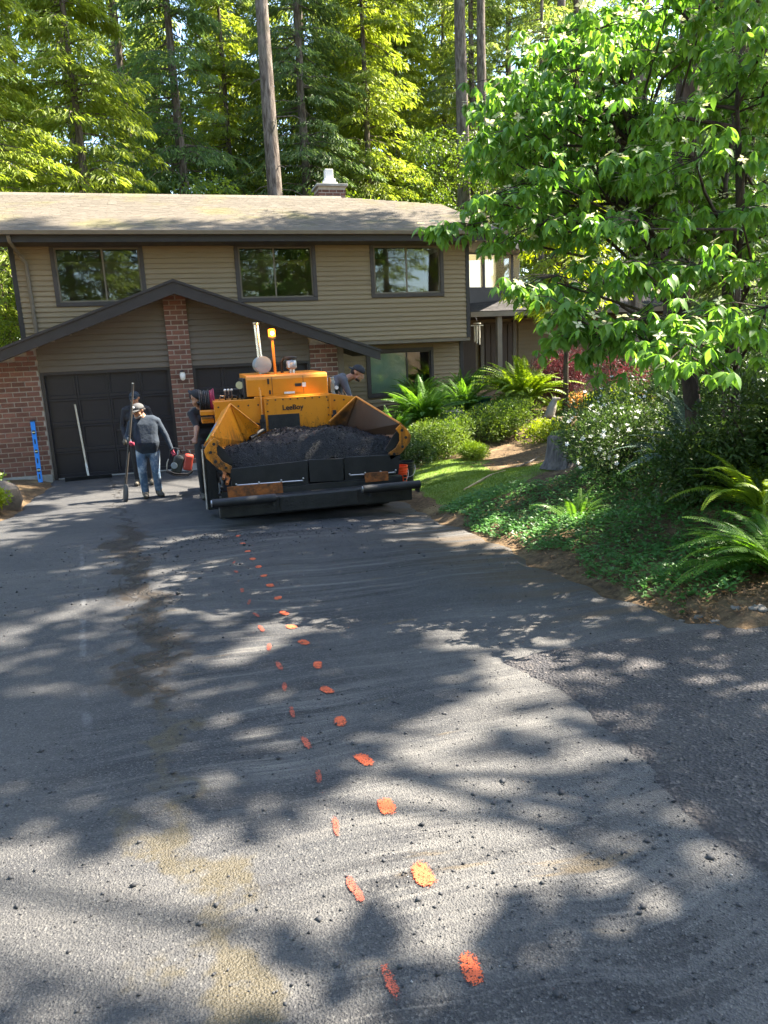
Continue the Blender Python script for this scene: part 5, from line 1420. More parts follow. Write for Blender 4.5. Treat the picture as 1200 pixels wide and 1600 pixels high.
L_BRACT = leaf_mat('dogwood_bract', (.42, .45, .22), (.62, .58, .38), .35, .6); L_FERN = leaf_mat('fern_green', (.06, .14, .018), (.13, .25, .035), .5); L_FERNY = leaf_mat('fern_yellow_green', (.13, .21, .02), (.22, .30, .035), .5)
L_FERNB = leaf_mat('fern_blue_green', (.06, .10, .075), (.11, .155, .12), .3); L_AZA = leaf_mat('azalea_leaf', (.03, .062, .015), (.07, .115, .025), .35); L_HEDGE = leaf_mat('hedge_leaf', (.06, .115, .015), (.14, .20, .03), .4)
L_LIME = leaf_mat('lime_leaf', (.15, .21, .018), (.27, .32, .035), .5); L_RED = leaf_mat('red_maple_leaf', (.075, .02, .022), (.165, .045, .042), .35); L_COVER = leaf_mat('ground_cover_leaf', (.05, .14, .036), (.11, .24, .06), .4, .4)
L_GRASS = leaf_mat('moss_blade', (.08, .15, .015), (.17, .24, .03), .4); L_DEAD = leaf_mat('dead_leaf', (.10, .055, .028), (.22, .13, .06), .2, .8); L_WHITE = leaf_mat('white_petal', (.72, .72, .68), (.80, .80, .78), .3, .6); L_APRI = leaf_mat('apricot_leaf', (.36, .17, .05), (.45, .27, .09), .4)

def conifer_meshes(seed, h, z0, rad, nbr, per, leafm, droop=.35, card=(.30, .075), trunk_r=.24, barkm=None, dead=True, top=.25):
    r_ = np.random.default_rng(seed)
    tz = np.linspace(-.3, h, 14)
    tr = MB(); wob = r_.normal(0, .04, (14, 2)); wob[0] = 0
    tr.tube([(wob[i, 0] * (z / h), wob[i, 1] * (z / h), z) for i, z in enumerate(tz)], [trunk_r * (1.25 if i == 0 else (1 - .88 * max(z, 0) / h)) for i, z in enumerate(tz)], 12)
    if dead:
        for k in range(14):
            z = r_.uniform(min(3, z0), max(z0, 6)); a = r_.uniform(0, 6.28); L = r_.uniform(.5, 1.6)
            tr.tube([(0, 0, z), (L * .6 * math.cos(a), L * .6 * math.sin(a), z - .05), (L * math.cos(a), L * math.sin(a), z - .25 * L)], [.025, .015, .006], 4, False)
    zi = z0 + (h - z0) * r_.random(nbr) ** 1.15
    az = r_.uniform(0, 2 * np.pi, nbr)
    Lb = rad * np.clip(1 - (zi - z0) / (h - z0), 0, 1) ** .8 * r_.uniform(.6, 1.1, nbr) + rad * top * .3
    Lb *= np.where(zi < z0 + .12 * (h - z0), r_.uniform(.5, 1, nbr), 1)
    ou = np.stack([np.cos(az), np.sin(az), 0 * az], 1); la = np.stack([-np.sin(az), np.cos(az), 0 * az], 1)
    for i in range(nbr):
        if Lb[i] > .6:
            tr.tube([(ou[i] * Lb[i] * t + np.array([0, 0, zi[i] + Lb[i] * (.12 * t - droop * t * t)])) for t in (0, .35, .7, 1)], [.035 * Lb[i] / 2.5 + .008, .02, .012, .005], 4, False)
    bi = np.repeat(np.arange(nbr), per)
    n = len(bi)
    t = r_.random(n) ** .65
    hw = .42 * Lb[bi] * (1 - t) ** .7 * np.clip(t * 5, 0, 1) + .10
    s_ = r_.uniform(-1, 1, n)
    s_ = np.sign(s_) * np.abs(s_) ** .8
    pos = ou[bi] * (Lb[bi] * t)[:, None] + la[bi] * (hw * s_)[:, None]
    pos[:, 2] += zi[bi] + Lb[bi] * (.12 * t - droop * t * t) - np.abs(s_) * hw * .35 + r_.normal(0, .05, n)
    d = ou[bi] * .9 + la[bi] * (np.sign(s_) * (.35 + .9 * np.abs(s_)))[:, None] + r_.normal(0, .3, (n, 3))
    d[:, 2] -= .35 + droop * t + r_.random(n) * .5
    nr = np.tile(np.array([0, 0, 1.]), (n, 1)) + r_.normal(0, .5, (n, 3))
    v, f = blades(pos, d, nr, card[0] * r_.uniform(.5, 1.25, n), card[1] * r_.uniform(.6, 1.3, n), .15, .15)
    return tr.mesh('trunk', barkm or M_BARK, True), mesh_np('crown', v, f, leafm)

def place_tree(name, label, cat, x, y, meshes, s=1.0, rot=0, group=None, z=None, lean=0):
    o = thing(name, label, cat, (x, y, Tz(x, y) - .1 if z is None else z), rot, group)
    o.scale = (s, s, s)
    if lean: o.rotation_euler = (lean, 0, rot)
    obj('trunk', meshes[0], o); obj('crown', meshes[1], o)
    return o

# ---- conifer kinds
C_DARK = conifer_meshes(1, 26, 3.0, 4.2, 230, 170, L_BLUE, .42, (.28, .058), .30)
C_MID = conifer_meshes(2, 28, 4.0, 3.8, 210, 160, L_MID, .32, (.27, .055), .27)
C_YEL = conifer_meshes(3, 22, 2.5, 3.9, 200, 160, L_YEL, .36, (.28, .06), .22)
C_TALL = conifer_meshes(4, 34, 22, 3.2, 120, 100, L_DARK, .30, (.32, .08), .34)
C_DEEP = conifer_meshes(5, 27, 2.0, 4.4, 210, 150, L_DARK, .42, (.30, .065), .28)
C_THIN = conifer_meshes(6, 24, 6.0, 3.2, 100, 95, L_MID, .25, (.34, .08), .17)

C_HIGH = conifer_meshes(12, 30, 15, 3.0, 70, 95, L_MID, .25, (.34, .08), .2)
FG = 'conifers in the wood behind the house'
place_tree('fir_tree', 'tall fir with bare grey brown trunk behind the roof ridge beside the brick chimney', 'tree', 3.95, 27.6, C_TALL, 1.0, .3)
place_tree('fir_tree', 'stout fir with a bare trunk rising behind the tip of the dogwood', 'tree', 12.6, 31, C_TALL, 1.06, 1.7)
place_tree('fir_tree', 'slimmer bare trunked fir close beside the stout one', 'tree', 14.6, 33.5, C_TALL, .95, 2.9)
place_tree('fir_tree', 'bare trunked fir seen through the dogwood top', 'tree', 17.2, 31, C_TALL, .9, 4.1)
place_tree('cedar_tree', 'broad blue green cedar with drooping boughs behind the left half of the roof', 'tree', .95, 33, C_DARK, 1.0, .5)
FOREST = [(-5.4, 27.2, 'y', .95, .2, 'yellow green conifer with bright hanging sprays just past the downspout corner of the house'), (-2.6, 29.4, 'y', 1.0, 2.2, 'yellow green conifer between the hanging one and the broad cedar'),
          (6.3, 34, 'd', 1.0, 1.2, 'dark dense conifer behind the brick chimney beside the bare fir'), (9.6, 35.5, 'y', 1.05, .8, 'yellow green conifer between the brick chimney and the stout fir'), (12.4, 39.5, 'y', 1.1, 5, None), (16, 38, 'm', 1.0, 1.1, None), (19.5, 41, 'm', 1.1, .4, None), (23.5, 44, 'd', 1.1, 2.4, None), (-8.5, 33, 'm', 1.0, 1, None), (3.4, 40, 'm', 1.05, .3, None),
          (-4, 42, 'm', 1.1, 3, None), (.2, 43, 'y', 1.15, 3.6, None), (6.8, 46, 'y', 1.2, .1, None), (10.5, 50, 'm', 1.3, 4.4, None), (16, 51, 'y', 1.3, 2.6, None), (-10, 48, 'd', 1.2, 5.1, None), (22, 54, 'm', 1.3, .7, None), (29, 50, 'd', 1.3, 1.5, None), (-15, 55, 'd', 1.3, 2, None), (-2, 56, 'd', 1.4, 4, None), (6, 62, 'd', 1.5, 3, None), (15, 63, 'd', 1.5, 1, None), (27, 64, 'd', 1.5, 5, None), (37, 55, 'm', 1.4, 2, None), (-10, 66, 'd', 1.6, 1, None), (34, 40, 'd', 1.2, 1, None), (28, 33, 'd', 1.0, .9, None), (-7.5, 37.5, 'y', 1.1, 2.5, None), (-1.2, 37.5, 'm', 1.05, 4.9, None), (3.2, 36, 'y', 1.0, 5.5, None), (7.6, 40, 'm', 1.1, 1.9, None), (10.5, 43, 'y', 1.15, 3.3, None), (13.6, 45, 'm', 1.2, .6, None), (17.5, 46, 'y', 1.2, 4.0, None), (22, 38, 'm', 1.05, 2.2, None)]
for x, y, k, s, r, lb in FOREST:
    ms = {'y': C_YEL, 'm': C_MID, 'd': C_DEEP, 't': C_THIN}[k]
    lab = lb or {'y': 'yellow green conifer with loose sprays deep in the wood behind the house', 'm': 'mid green conifer with layered boughs deep in the wood behind the house', 'd': 'dark green dense conifer deep in the wood behind the house'}[k]
    place_tree('conifer_tree', lab, 'tree', x, y, ms, s, r, FG)
# ---- trees that stand right of the drive and shade it
def maple_meshes(seed, R0, z0, z1, nl, per, leafm, leaf=(.30, .22), lr=(.55, .95)):
    r_ = np.random.default_rng(seed)
    a = r_.uniform(0, 6.28, nl); q = r_.random(nl) ** .5; zz_ = r_.random(nl)
    rad = R0 * q * np.sqrt(np.clip(1 - (2 * zz_ - 1) ** 2 * .75, .05, 1))
    c = np.column_stack([rad * np.cos(a), rad * np.sin(a), z0 + (z1 - z0) * zz_]); rr = r_.uniform(*lr, nl)
    k = np.repeat(np.arange(nl), per); n = len(k)
    w = unit(r_.normal(0, 1, (n, 3))) * (r_.random(n)[:, None] ** .4)
    pos = c[k] + w * rr[k][:, None] * np.array([1.15, 1.15, .55])
    d = w + r_.normal(0, .6, (n, 3)); d[:, 2] -= .4
    v, f = blades(pos, d, np.array([0, 0, 1.]) + r_.normal(0, .5, (n, 3)), leaf[0] * r_.uniform(.6, 1.2, n), leaf[1] * r_.uniform(.7, 1.2, n), .15, .1)
    tr = MB(); tr.tube([(0, 0, -.3), (.1, 0, z0 * .5), (0, .1, z0), (.1, 0, (z0 + z1) / 2), (0, 0, z1)], [.32, .24, .2, .13, .03], 10, False)
    for i in range(nl):
        h0 = max(z0 * .7, c[i, 2] - .5 * np.hypot(c[i, 0], c[i, 1]) - .4); tr.tube([(0, 0, h0), tuple(c[i] * np.array([.55, .55, 0]) + np.array([0, 0, (h0 + c[i, 2]) / 2 + .2])), tuple(c[i])], [.045, .028, .010], 5, False)
    return tr.mesh('trunk', M_BARK_R, True), mesh_np('crown', v, f, leafm)
L_MAPLE = leaf_mat('maple_leaf', (.06, .12, .02), (.13, .21, .035), .45)
MP1 = maple_meshes(41, 4.6, 6.0, 17, 36, 300, L_MAPLE); MP3 = maple_meshes(43, 4.0, 9.5, 16.5, 17, 300, L_MAPLE); MP2 = maple_meshes(42, 4.2, 5.0, 14.5, 40, 210, L_MAPLE, (.26, .18), (.42, .74))
for x, y, ms, s, r in [(7.9, 2.0, MP2, 1.0, 3.64), (10.0, 8.2, MP1, .95, 3.6), (9.6, 12.6, MP3, .95, 3.9)]:
    place_tree('maple_tree', 'broad maple with clumped foliage over the garden right of the driveway', 'tree', x, y, ms, s, r, 'maples shading the driveway')
for x, y, k, s, r, lab in [(15.2, 17.6, 'd', .62, .3, 'dark dense conifer rising behind the dogwood crown'), (20.5, 24.5, 'd', .9, 1.9, 'dark conifer behind the far wing of the house'), (27, 19, 'm', 1.0, 2.7, 'mid green conifer beside the far wing of the house'), (14.2, 27, 't', .8, 3, 'thin conifer close behind the hip end of the roof'), (12.0, 17.5, 'h', 1.0, 1.2, 'high crowned conifer in front of the porch behind the dogwood'), (15.4, 18.4, 'h', 1.15, 4.2, 'high crowned conifer in front of the far wing')]:
    place_tree('conifer_tree', lab, 'tree', x, y, {'m': C_MID, 'd': C_DEEP, 't': C_THIN, 'h': C_HIGH}[k], s, r)
# ---- conifers left and behind the street (they stand in the window reflections)
for i, (x, y, k, s) in enumerate([(-11, 15, 'm', .8), (-13, 6, 'd', .9), (-10, -6, 'y', .9), (-4, -14, 'm', .9), (3, -17, 'd', .9), (9, -13, 'y', .95), (15, -16, 'm', 1), (-17, -15, 'd', 1), (-9, 21, 'y', .85), (0, -22, 'd', 1.1), (-7, -23, 'd', 1.15), (7, -24, 'd', 1.2), (-13, -25, 'm', 1.2), (13, -26, 'd', 1.2), (-21, -24, 'd', 1.2), (-2, -31, 'd', 1.4), (-12, -34, 'd', 1.4), (6, -33, 'm', 1.4)]):
    ms = {'y': C_YEL, 'm': C_MID, 'd': C_DEEP}[k]
    place_tree('conifer_tree', {'y': 'yellow green conifer across the street and left of the drive', 'm': 'mid green conifer across the street and left of the drive', 'd': 'dark conifer across the street and left of the drive'}[k], 'tree', x, y, ms, s, i * 1.3, 'conifers around the street')
# ---- broadleaf understorey behind the roof
def broadleaf(seed, R0, h, n, leafm, leaf=(.16, .10)):
    r_ = np.random.default_rng(seed)
    lobes = np.column_stack([r_.normal(0, .55 * R0, 26), r_.normal(0, .55 * R0, 26), h * r_.uniform(.35, 1.0, 26)]); lr = r_.uniform(.28, .5, 26) * R0
    k = r_.integers(0, 26, n)
    q = unit(r_.normal(0, 1, (n, 3))) * (r_.random(n)[:, None] ** .35)
    pos = lobes[k] + q * lr[k][:, None] * np.array([1, 1, .6])
    d = q + r_.normal(0, .6, (n, 3)); d[:, 2] -= .5
    v, f = blades(pos, d, np.array([0, 0, 1.]) + r_.normal(0, .6, (n, 3)), leaf[0] * r_.uniform(.6, 1.2, n), leaf[1] * r_.uniform(.6, 1.2, n), .2, .1)
    tr = MB()
    tr.tube([(0, 0, -.2), (.1, .05, h * .3), (.05, -.1, h * .65)], [.12, .09, .05], 8, False)
    for L in lobes[:16]: tr.tube([(.05, 0, h * .3), tuple(L * np.array([.6, .6, .75])), tuple(L)], [.05, .03, .01], 5, False)
    return tr.mesh('trunk', M_BARK_R, True), mesh_np('crown', v, f, leafm)
B1 = broadleaf(21, 3.0, 8.5, 9000, L_VINE); B2 = broadleaf(22, 2.6, 9.5, 9000, L_HEDGE)
for x, y, b, s, r in [(9.9, 29.5, B1, .8, 0), (6.8, 29.5, B1, .9, 2), (1.9, 32, B1, 1.1, 3), (-5.2, 32.5, B1, 1.25, 4), (13.8, 29.5, B2, 1.0, 1), (16.5, 28, B2, .9, 5), (-6.2, 22.5, B1, .62, .6), (-5.4, 19.5, B2, .5, 2.2), (21, 27, B2, 1, 2)]:
    place_tree('broadleaf_tree', 'yellow green vine maple in the wood edge behind the house' if b is B1 else 'mid green broadleaf tree in the wood edge behind the house', 'tree', x, y, b, s, r, 'broadleaf trees at the wood edge')

# ---- dogwood over the drive edge
TIPS = np.array([(3.09, 6.21, 4.22), (3.67, 6.79, 4.97), (3.6, 5.86, 4.76), (4.59, 6.6, 5.22), (4.67, 5.93, 5.01), (4.89, 5.59, 4.92), (3.42, 6.83, 4.65), (3.35, 5.78, 4.41), (4.19, 6.23, 4.74), (4.64, 6.04, 4.75), (4.56, 5.26, 4.51), (3.09, 6.52, 3.97), (2.87, 5.86, 3.94), (3.3, 5.89, 4.06), (3.99, 6.21, 4.23), (3.78, 5.19, 3.98), (4.71, 5.77, 4.22), (4.8, 5.35, 4.14), (2.5, 5.52, 3.39), (3.28, 6.21, 3.63), (2.9, 5.38, 3.51), (3.46, 5.65, 3.6), (3.97, 5.68, 3.67), (3.78, 4.8, 3.5), (4.82, 5.48, 3.74), (2.37, 5.66, 3.2), (2.82, 5.32, 3.15), (3.49, 5.78, 3.23), (3.26, 4.73, 3.06), (4.06, 5.21, 3.2), (4.31, 4.94, 3.18), (2.65, 4.8, 2.71), (3.44, 5.49, 2.78), (3.26, 4.63, 2.75), (3.73, 4.68, 2.75), (4.32, 4.84, 2.74), (2.57, 4.54, 2.47), (3.12, 5.14, 2.34), (3.18, 4.65, 2.38), (3.26, 4.26, 2.35), (4.05, 4.76, 2.31), (3.64, 3.92, 2.4), (3.06, 4.82, 2.25), (3.35, 4.73, 2.22), (3.11, 3.93, 2.16)])
def leaf_unit(m, L=1.0, W=.42):
    vs = []; prof = [(0, .02), (.18, .62), (.42, 1.0), (.66, .78), (.86, .32), (1.0, 0)]
    for t, w in prof:
        z = -.30 * t * t + .02
        vs += [(-w * W / 2, t * L, z + .10 * w * W), (0, t * L, z), (w * W / 2, t * L, z + .10 * w * W)]
    fs = []
    for i in range(5):
        for k in range(2): fs.append((3 * i + k, 3 * i + k + 1, 3 * i + 3 + k + 1, 3 * i + 3 + k))
    me = bpy.data.meshes.new('leaf'); me.from_pydata(vs, [], fs); me.materials.append(m)
    me.polygons.foreach_set('use_smooth', [True] * len(me.polygons))
    return me
def dogwood():
    r_ = np.random.default_rng(77)
    bx, by = 5.0, 5.75; bz = Tz(bx, by) - .1
    o = thing('dogwood_tree', 'spreading dogwood with drooping pointed leaves and cream bracts overhanging the driveway', 'tree', (bx, by, bz))
    org = np.array([bx, by, bz])
    tr = MB()
    stems = [np.array([0, 0, 0]), np.array([.15, .15, 0]), np.array([-.1, .2, 0])]
    crotch = [np.array([-.15, -.15, 1.5]), np.array([.05, .15, 2.0]), np.array([-.35, .3, 1.7])]
    lead = [c + np.array(q) for c, q in zip(crotch, ((-.25, -.2, 1.9), (.1, .1, 1.7), (-.35, .3, 1.6)))]
    for a, c, e in zip(stems, crotch, lead): tr.tube([a, a * .6 + c * .5 + np.array([.04, 0, 0]), c, c * .5 + e * .5 + r_.normal(0, .06, 3), e], [.10, .08, .065, .04, .012], 9, False)
    allt = np.concatenate([TIPS - org, (TIPS - org)[::2] + r_.normal(0, .2, TIPS[::2].shape) + np.array([.2, .3, -.02]), TIPS - org + r_.normal(0, .3, TIPS.shape) + np.array([.45, .75, -.05]), (TIPS - org)[[0, 1, 6, 7, 8, 9, 12, 13, 14, 15]] + np.array([.8, 1.2, .35]) + r_.normal(0, .25, (10, 3))])
    low_left = (allt[:, 0] + org[0] < 3.15) & (allt[:, 2] + org[2] < 3.6); low_left |= (allt[:, 2] + org[2] < 2.85); low_left[:len(TIPS)] = False
    allt = allt[~low_left]
    for i, tip in enumerate(allt):
        c = crotch[int(np.argmin([np.linalg.norm((tip - q)[:2]) for q in crotch]))]
        ci = int(np.argmin([np.linalg.norm((tip - q)[:2]) for q in crotch]))
        want = tip[2] - .30 * np.linalg.norm((tip - c)[:2]) + r_.normal(0, .12)
        k_ = float(np.clip((want - crotch[ci][2]) / (lead[ci][2] - crotch[ci][2]), -.25, .95))
        c = crotch[ci] + (lead[ci] - crotch[ci]) * k_ if k_ > 0 else crotch[ci] + (crotch[ci] - stems[ci]) * k_
        mid = c * .5 + tip * .5 + np.array([0, 0, .02]) + r_.normal(0, .12, 3)
        tr.tube([c, mid, tip + np.array([0, 0, -.05])], [.020, .013, .006], 6, False)
    pos = []; dr = []; L = []; fl = []
    for tip in allt:
        ns = 13
        for s_ in range(ns):
            a = r_.uniform(0, 6.28); q = r_.random() ** .5 * .42
            sc_ = tip + np.array([q * math.cos(a), q * math.sin(a), r_.normal(0, .07) - .12 * q])
            tr.tube([tip, (tip + sc_) / 2 + np.array([0, 0, .03]), sc_], [.006, .004, .003], 3, False)
            for w in range(4):
                cc = sc_ + r_.normal(0, .05, 3) * np.array([1, 1, .5])
                m_ = r_.integers(4, 7); a0 = r_.uniform(0, 6.28)
                for j in range(m_):
                    b = a0 + j * 2 * math.pi / m_ + r_.normal(0, .25)
                    e = r_.uniform(-1.2, -.15)
                    pos.append(cc); dr.append((math.cos(b) * math.cos(e), math.sin(b) * math.cos(e), math.sin(e))); L.append(r_.uniform(.062, .122))
                if r_.random() < .16: fl.append(cc + np.array([0, 0, .03]))
    pos = np.array(pos); dr = np.array(dr); L = np.array(L)
    tr.build('trunk', M_BARK_R, o, smooth=True)
    um = leaf_unit(L_DOG)
    uv = np.zeros(len(um.vertices) * 3); um.vertices.foreach_get('co', uv); uv = uv.reshape(-1, 3)
    uf = np.array([list(p.vertices) for p in um.polygons])
    n = len(pos)
    d = unit(dr); nz = np.tile(np.array([0, 0, 1.]), (n, 1)) + r_.normal(0, .25, (n, 3)); x_ = unit(np.cross(d, nz)); z_ = np.cross(x_, d)
    camp = np.array([0, 0, CAM_Z]) - org
    dist = np.linalg.norm(pos - camp, axis=1)
    # leaves that show largest from the drive stay single pieces
    fw = np.array(f_); rel = pos - camp; dep = rel @ fw
    ang = (rel @ np.array(ri)) / dep
    vis = (ang < .55) & (dep > 0)
    order = np.argsort(dist / L - 1000 * vis)[:280]
    single = np.zeros(n, bool); single[order] = True
    for i in order:
        mt_ = Matrix((x_[i], d[i], z_[i])).transposed().to_4x4()
        mt_ = Matrix.Translation(pos[i]) @ mt_ @ Matrix.Scale(L[i], 4)
        q = obj('leaf', um, o); q.matrix_local = mt_
    k = np.where(~single)[0]
    V = pos[k][:, None] + (uv[None, :, 0:1] * x_[k][:, None] + uv[None, :, 1:2] * d[k][:, None] + uv[None, :, 2:3] * z_[k][:, None]) * L[k][:, None, None]
    F_ = (uf[None] + len(uv) * np.arange(len(k))[:, None, None]).reshape(-1, 4)
    fo = obj('foliage', mesh_np('foliage', V.reshape(-1, 3), F_, L_DOG, True), o); fo['kind'] = 'stuff'
    # four pointed bracts
    vs = []; fs = []
    for j in range(4):
        a = j * math.pi / 2; c, s_ = math.cos(a), math.sin(a); b0 = len(vs)
        for (u, v, z) in ((0, 0, 0), (.5, -.3, .10), (1, 0, .02), (.5, .3, .10)): vs.append((u * c - v * s_, u * s_ + v * c, z))
        fs += [(b0, b0 + 1, b0 + 2), (b0, b0 + 2, b0 + 3)]
    fm = bpy.data.meshes.new('flower'); fm.from_pydata(vs, [], fs); fm.materials.append(L_BRACT)
    for p in fl: obj('flower', fm, o, tuple(p), (r_.normal(0, .3), r_.normal(0, .3), r_.uniform(0, 6)), scale=(r_.uniform(.035, .06),) * 3)
    return o
dogwood()

# ---- ferns
def frond_mesh(m, L, e0, e1, pl, npair=30, seed=0, fwd=.35):
    r_ = np.random.default_rng(seed)
    t = np.linspace(0, 1, 16); an = np.radians(e0 + (e1 - e0) * t ** 1.2)
    xs_ = np.concatenate([[0], np.cumsum(np.cos(an[:-1])) * L / 15]); zs_ = np.concatenate([[0], np.cumsum(np.sin(an[:-1])) * L / 15])
    mb = MB(); mb.tube([(a, 0, b) for a, b in zip(xs_[::3], zs_[::3])], [.006, .005, .004, .003, .002, .0015], 4, False)
    tp = np.linspace(.12, .985, npair)
    px = np.interp(tp, t, xs_); pz = np.interp(tp, t, zs_); pa = np.interp(tp, t, an)
    shape = np.clip((tp - .06) / .22, .35, 1) * np.clip((1.03 - tp) / .55, 0, 1) ** .75
    P = []; D = []; Nn = []; LL = []
    for sgn in (-1, 1):
        fx = np.stack([np.cos(pa), 0 * pa, np.sin(pa)], 1); up_ = np.stack([-np.sin(pa), 0 * pa, np.cos(pa)], 1)
        d = fx * fwd + np.array([0, sgn, 0]) - up_ * .12 + r_.normal(0, .05, (npair, 3))
        P.append(np.stack([px, 0 * px, pz], 1)); D.append(d); Nn.append(up_); LL.append(pl * shape * r_.uniform(.88, 1.08, npair))
    LL = np.concatenate(LL)
    v, f = blades(np.concatenate(P), np.concatenate(D), np.concatenate(Nn), LL, np.full(len(LL), L / npair * .95), .08, .12)
    o_ = len(mb.v); vv = np.concatenate([np.array(mb.v), v]); me = bpy.data.meshes.new('frond')
    me.from_pydata(vv.tolist(), [], mb.f + [tuple(int(i) + o_ for i in q) for q in f]); me.materials.append(m)
    return me
def fern(x, y, label, m, n, L, pl, e0=(55, 88), seed=0, az=None, dz=0, npair=30, droop=0):
    r_ = np.random.default_rng(seed)
    o = thing('sword_fern', label, 'fern', (x, y, Tz(x, y) + dz))
    var = [frond_mesh(m, L * s, a - droop * .8, b - droop, pl, npair, seed + k) for k, (s, a, b) in enumerate(((1, 78, 5), (.95, 70, -15), (1.05, 62, -25), (.85, 84, 30), (.9, 55, -35), (1, 74, -5)))]
    for i in range(n):
        a = r_.uniform(0, 2 * math.pi) if az is None else r_.uniform(*az)
        k = int(r_.integers(0, 6)); s = r_.uniform(.7, 1.08)
        obj('frond', var[k], o, (.05 * math.cos(a), .05 * math.sin(a), 0), (r_.normal(0, .2), r_.normal(-.05, .12), a), scale=(s, s, s))
    return o
fern(5.15, 15.3, 'large dark green sword fern below the ground floor window behind the paver', L_FERN, 80, 1.35, .14, seed=1)
fern(4.35, 15.0, 'green sword fern between the garage corner and the window', L_FERN, 50, 1.2, .13, seed=12)
fern(6.35, 15.9, 'medium green sword fern under the house corner', L_FERN, 60, 1.1, .13, seed=2)
fern(7.75, 15.6, 'tall bright yellow green fern by the porch', L_FERNY, 75, 1.5, .18, seed=3, npair=24)
fern(8.3, 15.0, 'lower bright green fern in front of the red maple', L_FERNY, 24, .6, .11, seed=4)
fern(3.98, 3.95, 'big arching sword fern at the asphalt edge by the dead leaves', L_FERN, 64, .88, .09, seed=5, npair=42, droop=28)
fern(4.55, 4.75, 'sunlit yellow green sword fern above the arching one', L_FERNY, 40, .95, .10, seed=6, npair=40, droop=18)
fern(5.05, 6.15, 'blue grey fern under the dogwood', L_FERNB, 44, 1.15, .12, seed=7, npair=36)
fern(5.6, 5.5, 'dark fern behind the blue grey one', L_FERN, 22, 1.2, .12, seed=8, npair=36)
fern(5.35, 5.05, 'bright fern high on the bank at the dogwood trunk', L_FERNY, 22, 1.2, .12, seed=9, dz=.1, npair=36)
fern(5.6, 16.9, 'sword fern against the wall under the window', L_FERN, 44, 1.1, .13, seed=13)
fern(6.9, 17.3, 'sword fern at the foot of the house corner', L_FERN, 40, 1.0, .13, seed=14)
fern(3.75, 6.4, 'small dark fern between ground cover and azalea', L_FERN, 12, .55, .07, seed=10)

# ---- shrubs
def shrub_mesh(seed, rx, ry, h, n, leaf, leafm, lobes=14):
    r_ = np.random.default_rng(seed)
    a = r_.uniform(0, 6.28, lobes); q = r_.random(lobes) ** .5 * .68
    c = np.column_stack([rx * q * np.cos(a), ry * q * np.sin(a), h * (.28 + .42 * r_.random(lobes) * (1 - q * .5))]); lr = r_.uniform(.32, .48, lobes)
    k = r_.integers(0, lobes, n); w = unit(r_.normal(0, 1, (n, 3)))
    rad = 1 - np.abs(r_.normal(0, .16, n))
    pos = c[k] + w * (lr[k] * rad)[:, None] * np.array([rx, ry, h * .85])
    pos[:, 2] = np.maximum(pos[:, 2], .02)
    d = w + r_.normal(0, .55, (n, 3)); d[:, 2] += .35
    nr = w + np.array([0, 0, .8]) + r_.normal(0, .4, (n, 3))
    v, f = blades(pos, d, nr, leaf[0] * r_.uniform(.6, 1.25, n), leaf[1] * r_.uniform(.7, 1.2, n), .2, .08)
    st_ = MB()
    for i in range(lobes): st_.tube([(0, 0, -.05), tuple(c[i] * np.array([.5, .5, .55])), tuple(c[i])], [.018, .012, .006], 5, False)
    return st_.mesh('stems', M_BARK_R, True), mesh_np('foliage', v, f, leafm), pos, w, h
def shrub(name, label, cat, x, y, rx, ry, h, n, leaf, leafm, seed, group=None, flowers=0, dz=0):
    sm_, fm_, pos, w, hh = shrub_mesh(seed, rx, ry, h, n, leaf, leafm)
    o = thing(name, label, cat, (x, y, Tz(x, y) + dz), 0, group)
    obj('stems', sm_, o); obj('foliage', fm_, o)
    if flowers:
        r_ = np.random.default_rng(seed + 5)
        vs = []; fs = []
        for j in range(5):
            a = j * 2 * math.pi / 5; c, s_ = math.cos(a), math.sin(a); b0 = len(vs)
            for (u, v, z) in ((0, 0, 0), (.6, -.32, .25), (1, 0, .28), (.6, .32, .25)): vs.append((u * c - v * s_, u * s_ + v * c, z))
            fs += [(b0, b0 + 1, b0 + 2), (b0, b0 + 2, b0 + 3)]
        me = bpy.data.meshes.new('flower'); me.from_pydata(vs, [], fs); me.materials.append(L_WHITE)
        cand = [i for i in range(len(pos)) if w[i, 1] < .2 and pos[i, 2] > .12 * hh and w[i, 0] < .75]
        out_ = sorted(cand, key=lambda i: -(abs(pos[i, 0] / rx) ** 2 + abs(pos[i, 1] / ry) ** 2 + (pos[i, 2] / hh) ** 2))[:int(len(cand) * .5)]
        for i in r_.choice(out_, flowers, replace=False):
            wd = Vector(w[i]) + Vector((0, -.4, .3))
            q = obj('flower', me, o, tuple(pos[i] + w[i] * .03), wd.to_track_quat('Z', 'Y').to_euler(), scale=(r_.uniform(.022, .036),) * 3)
    return o
shrub('azalea_shrub', 'dark leaved azalea dotted with white flowers above the ground cover', 'shrub', 4.75, 7.25, .95, .8, 1.05, 11000, (.045, .02), L_AZA, 31, flowers=60)
shrub('azalea_shrub', 'second white flowering azalea reaching back to the stump', 'shrub', 5.4, 8.2, .8, .8, 1.1, 8000, (.045, .02), L_AZA, 32, flowers=30)
HG = 'clipped low hedge shrubs along the lawn'
for i, (x, y, rx, h, lab) in enumerate([(3.95, 13.2, .75, .75, 'dark low hedge shrub beside the black bucket'), (4.75, 13.5, .85, .85, 'rounded hedge shrub in front of the large fern'), (5.75, 13.9, .9, .85, 'wide hedge shrub at the back of the lawn'), (6.65, 14.2, .75, .8, 'yellow tipped hedge shrub left of the statue')]):
    shrub('hedge_shrub', lab, 'shrub', x, y, rx, .7, h, 7500, (.05, .024), L_HEDGE if i else L_AZA, 50 + i, HG)
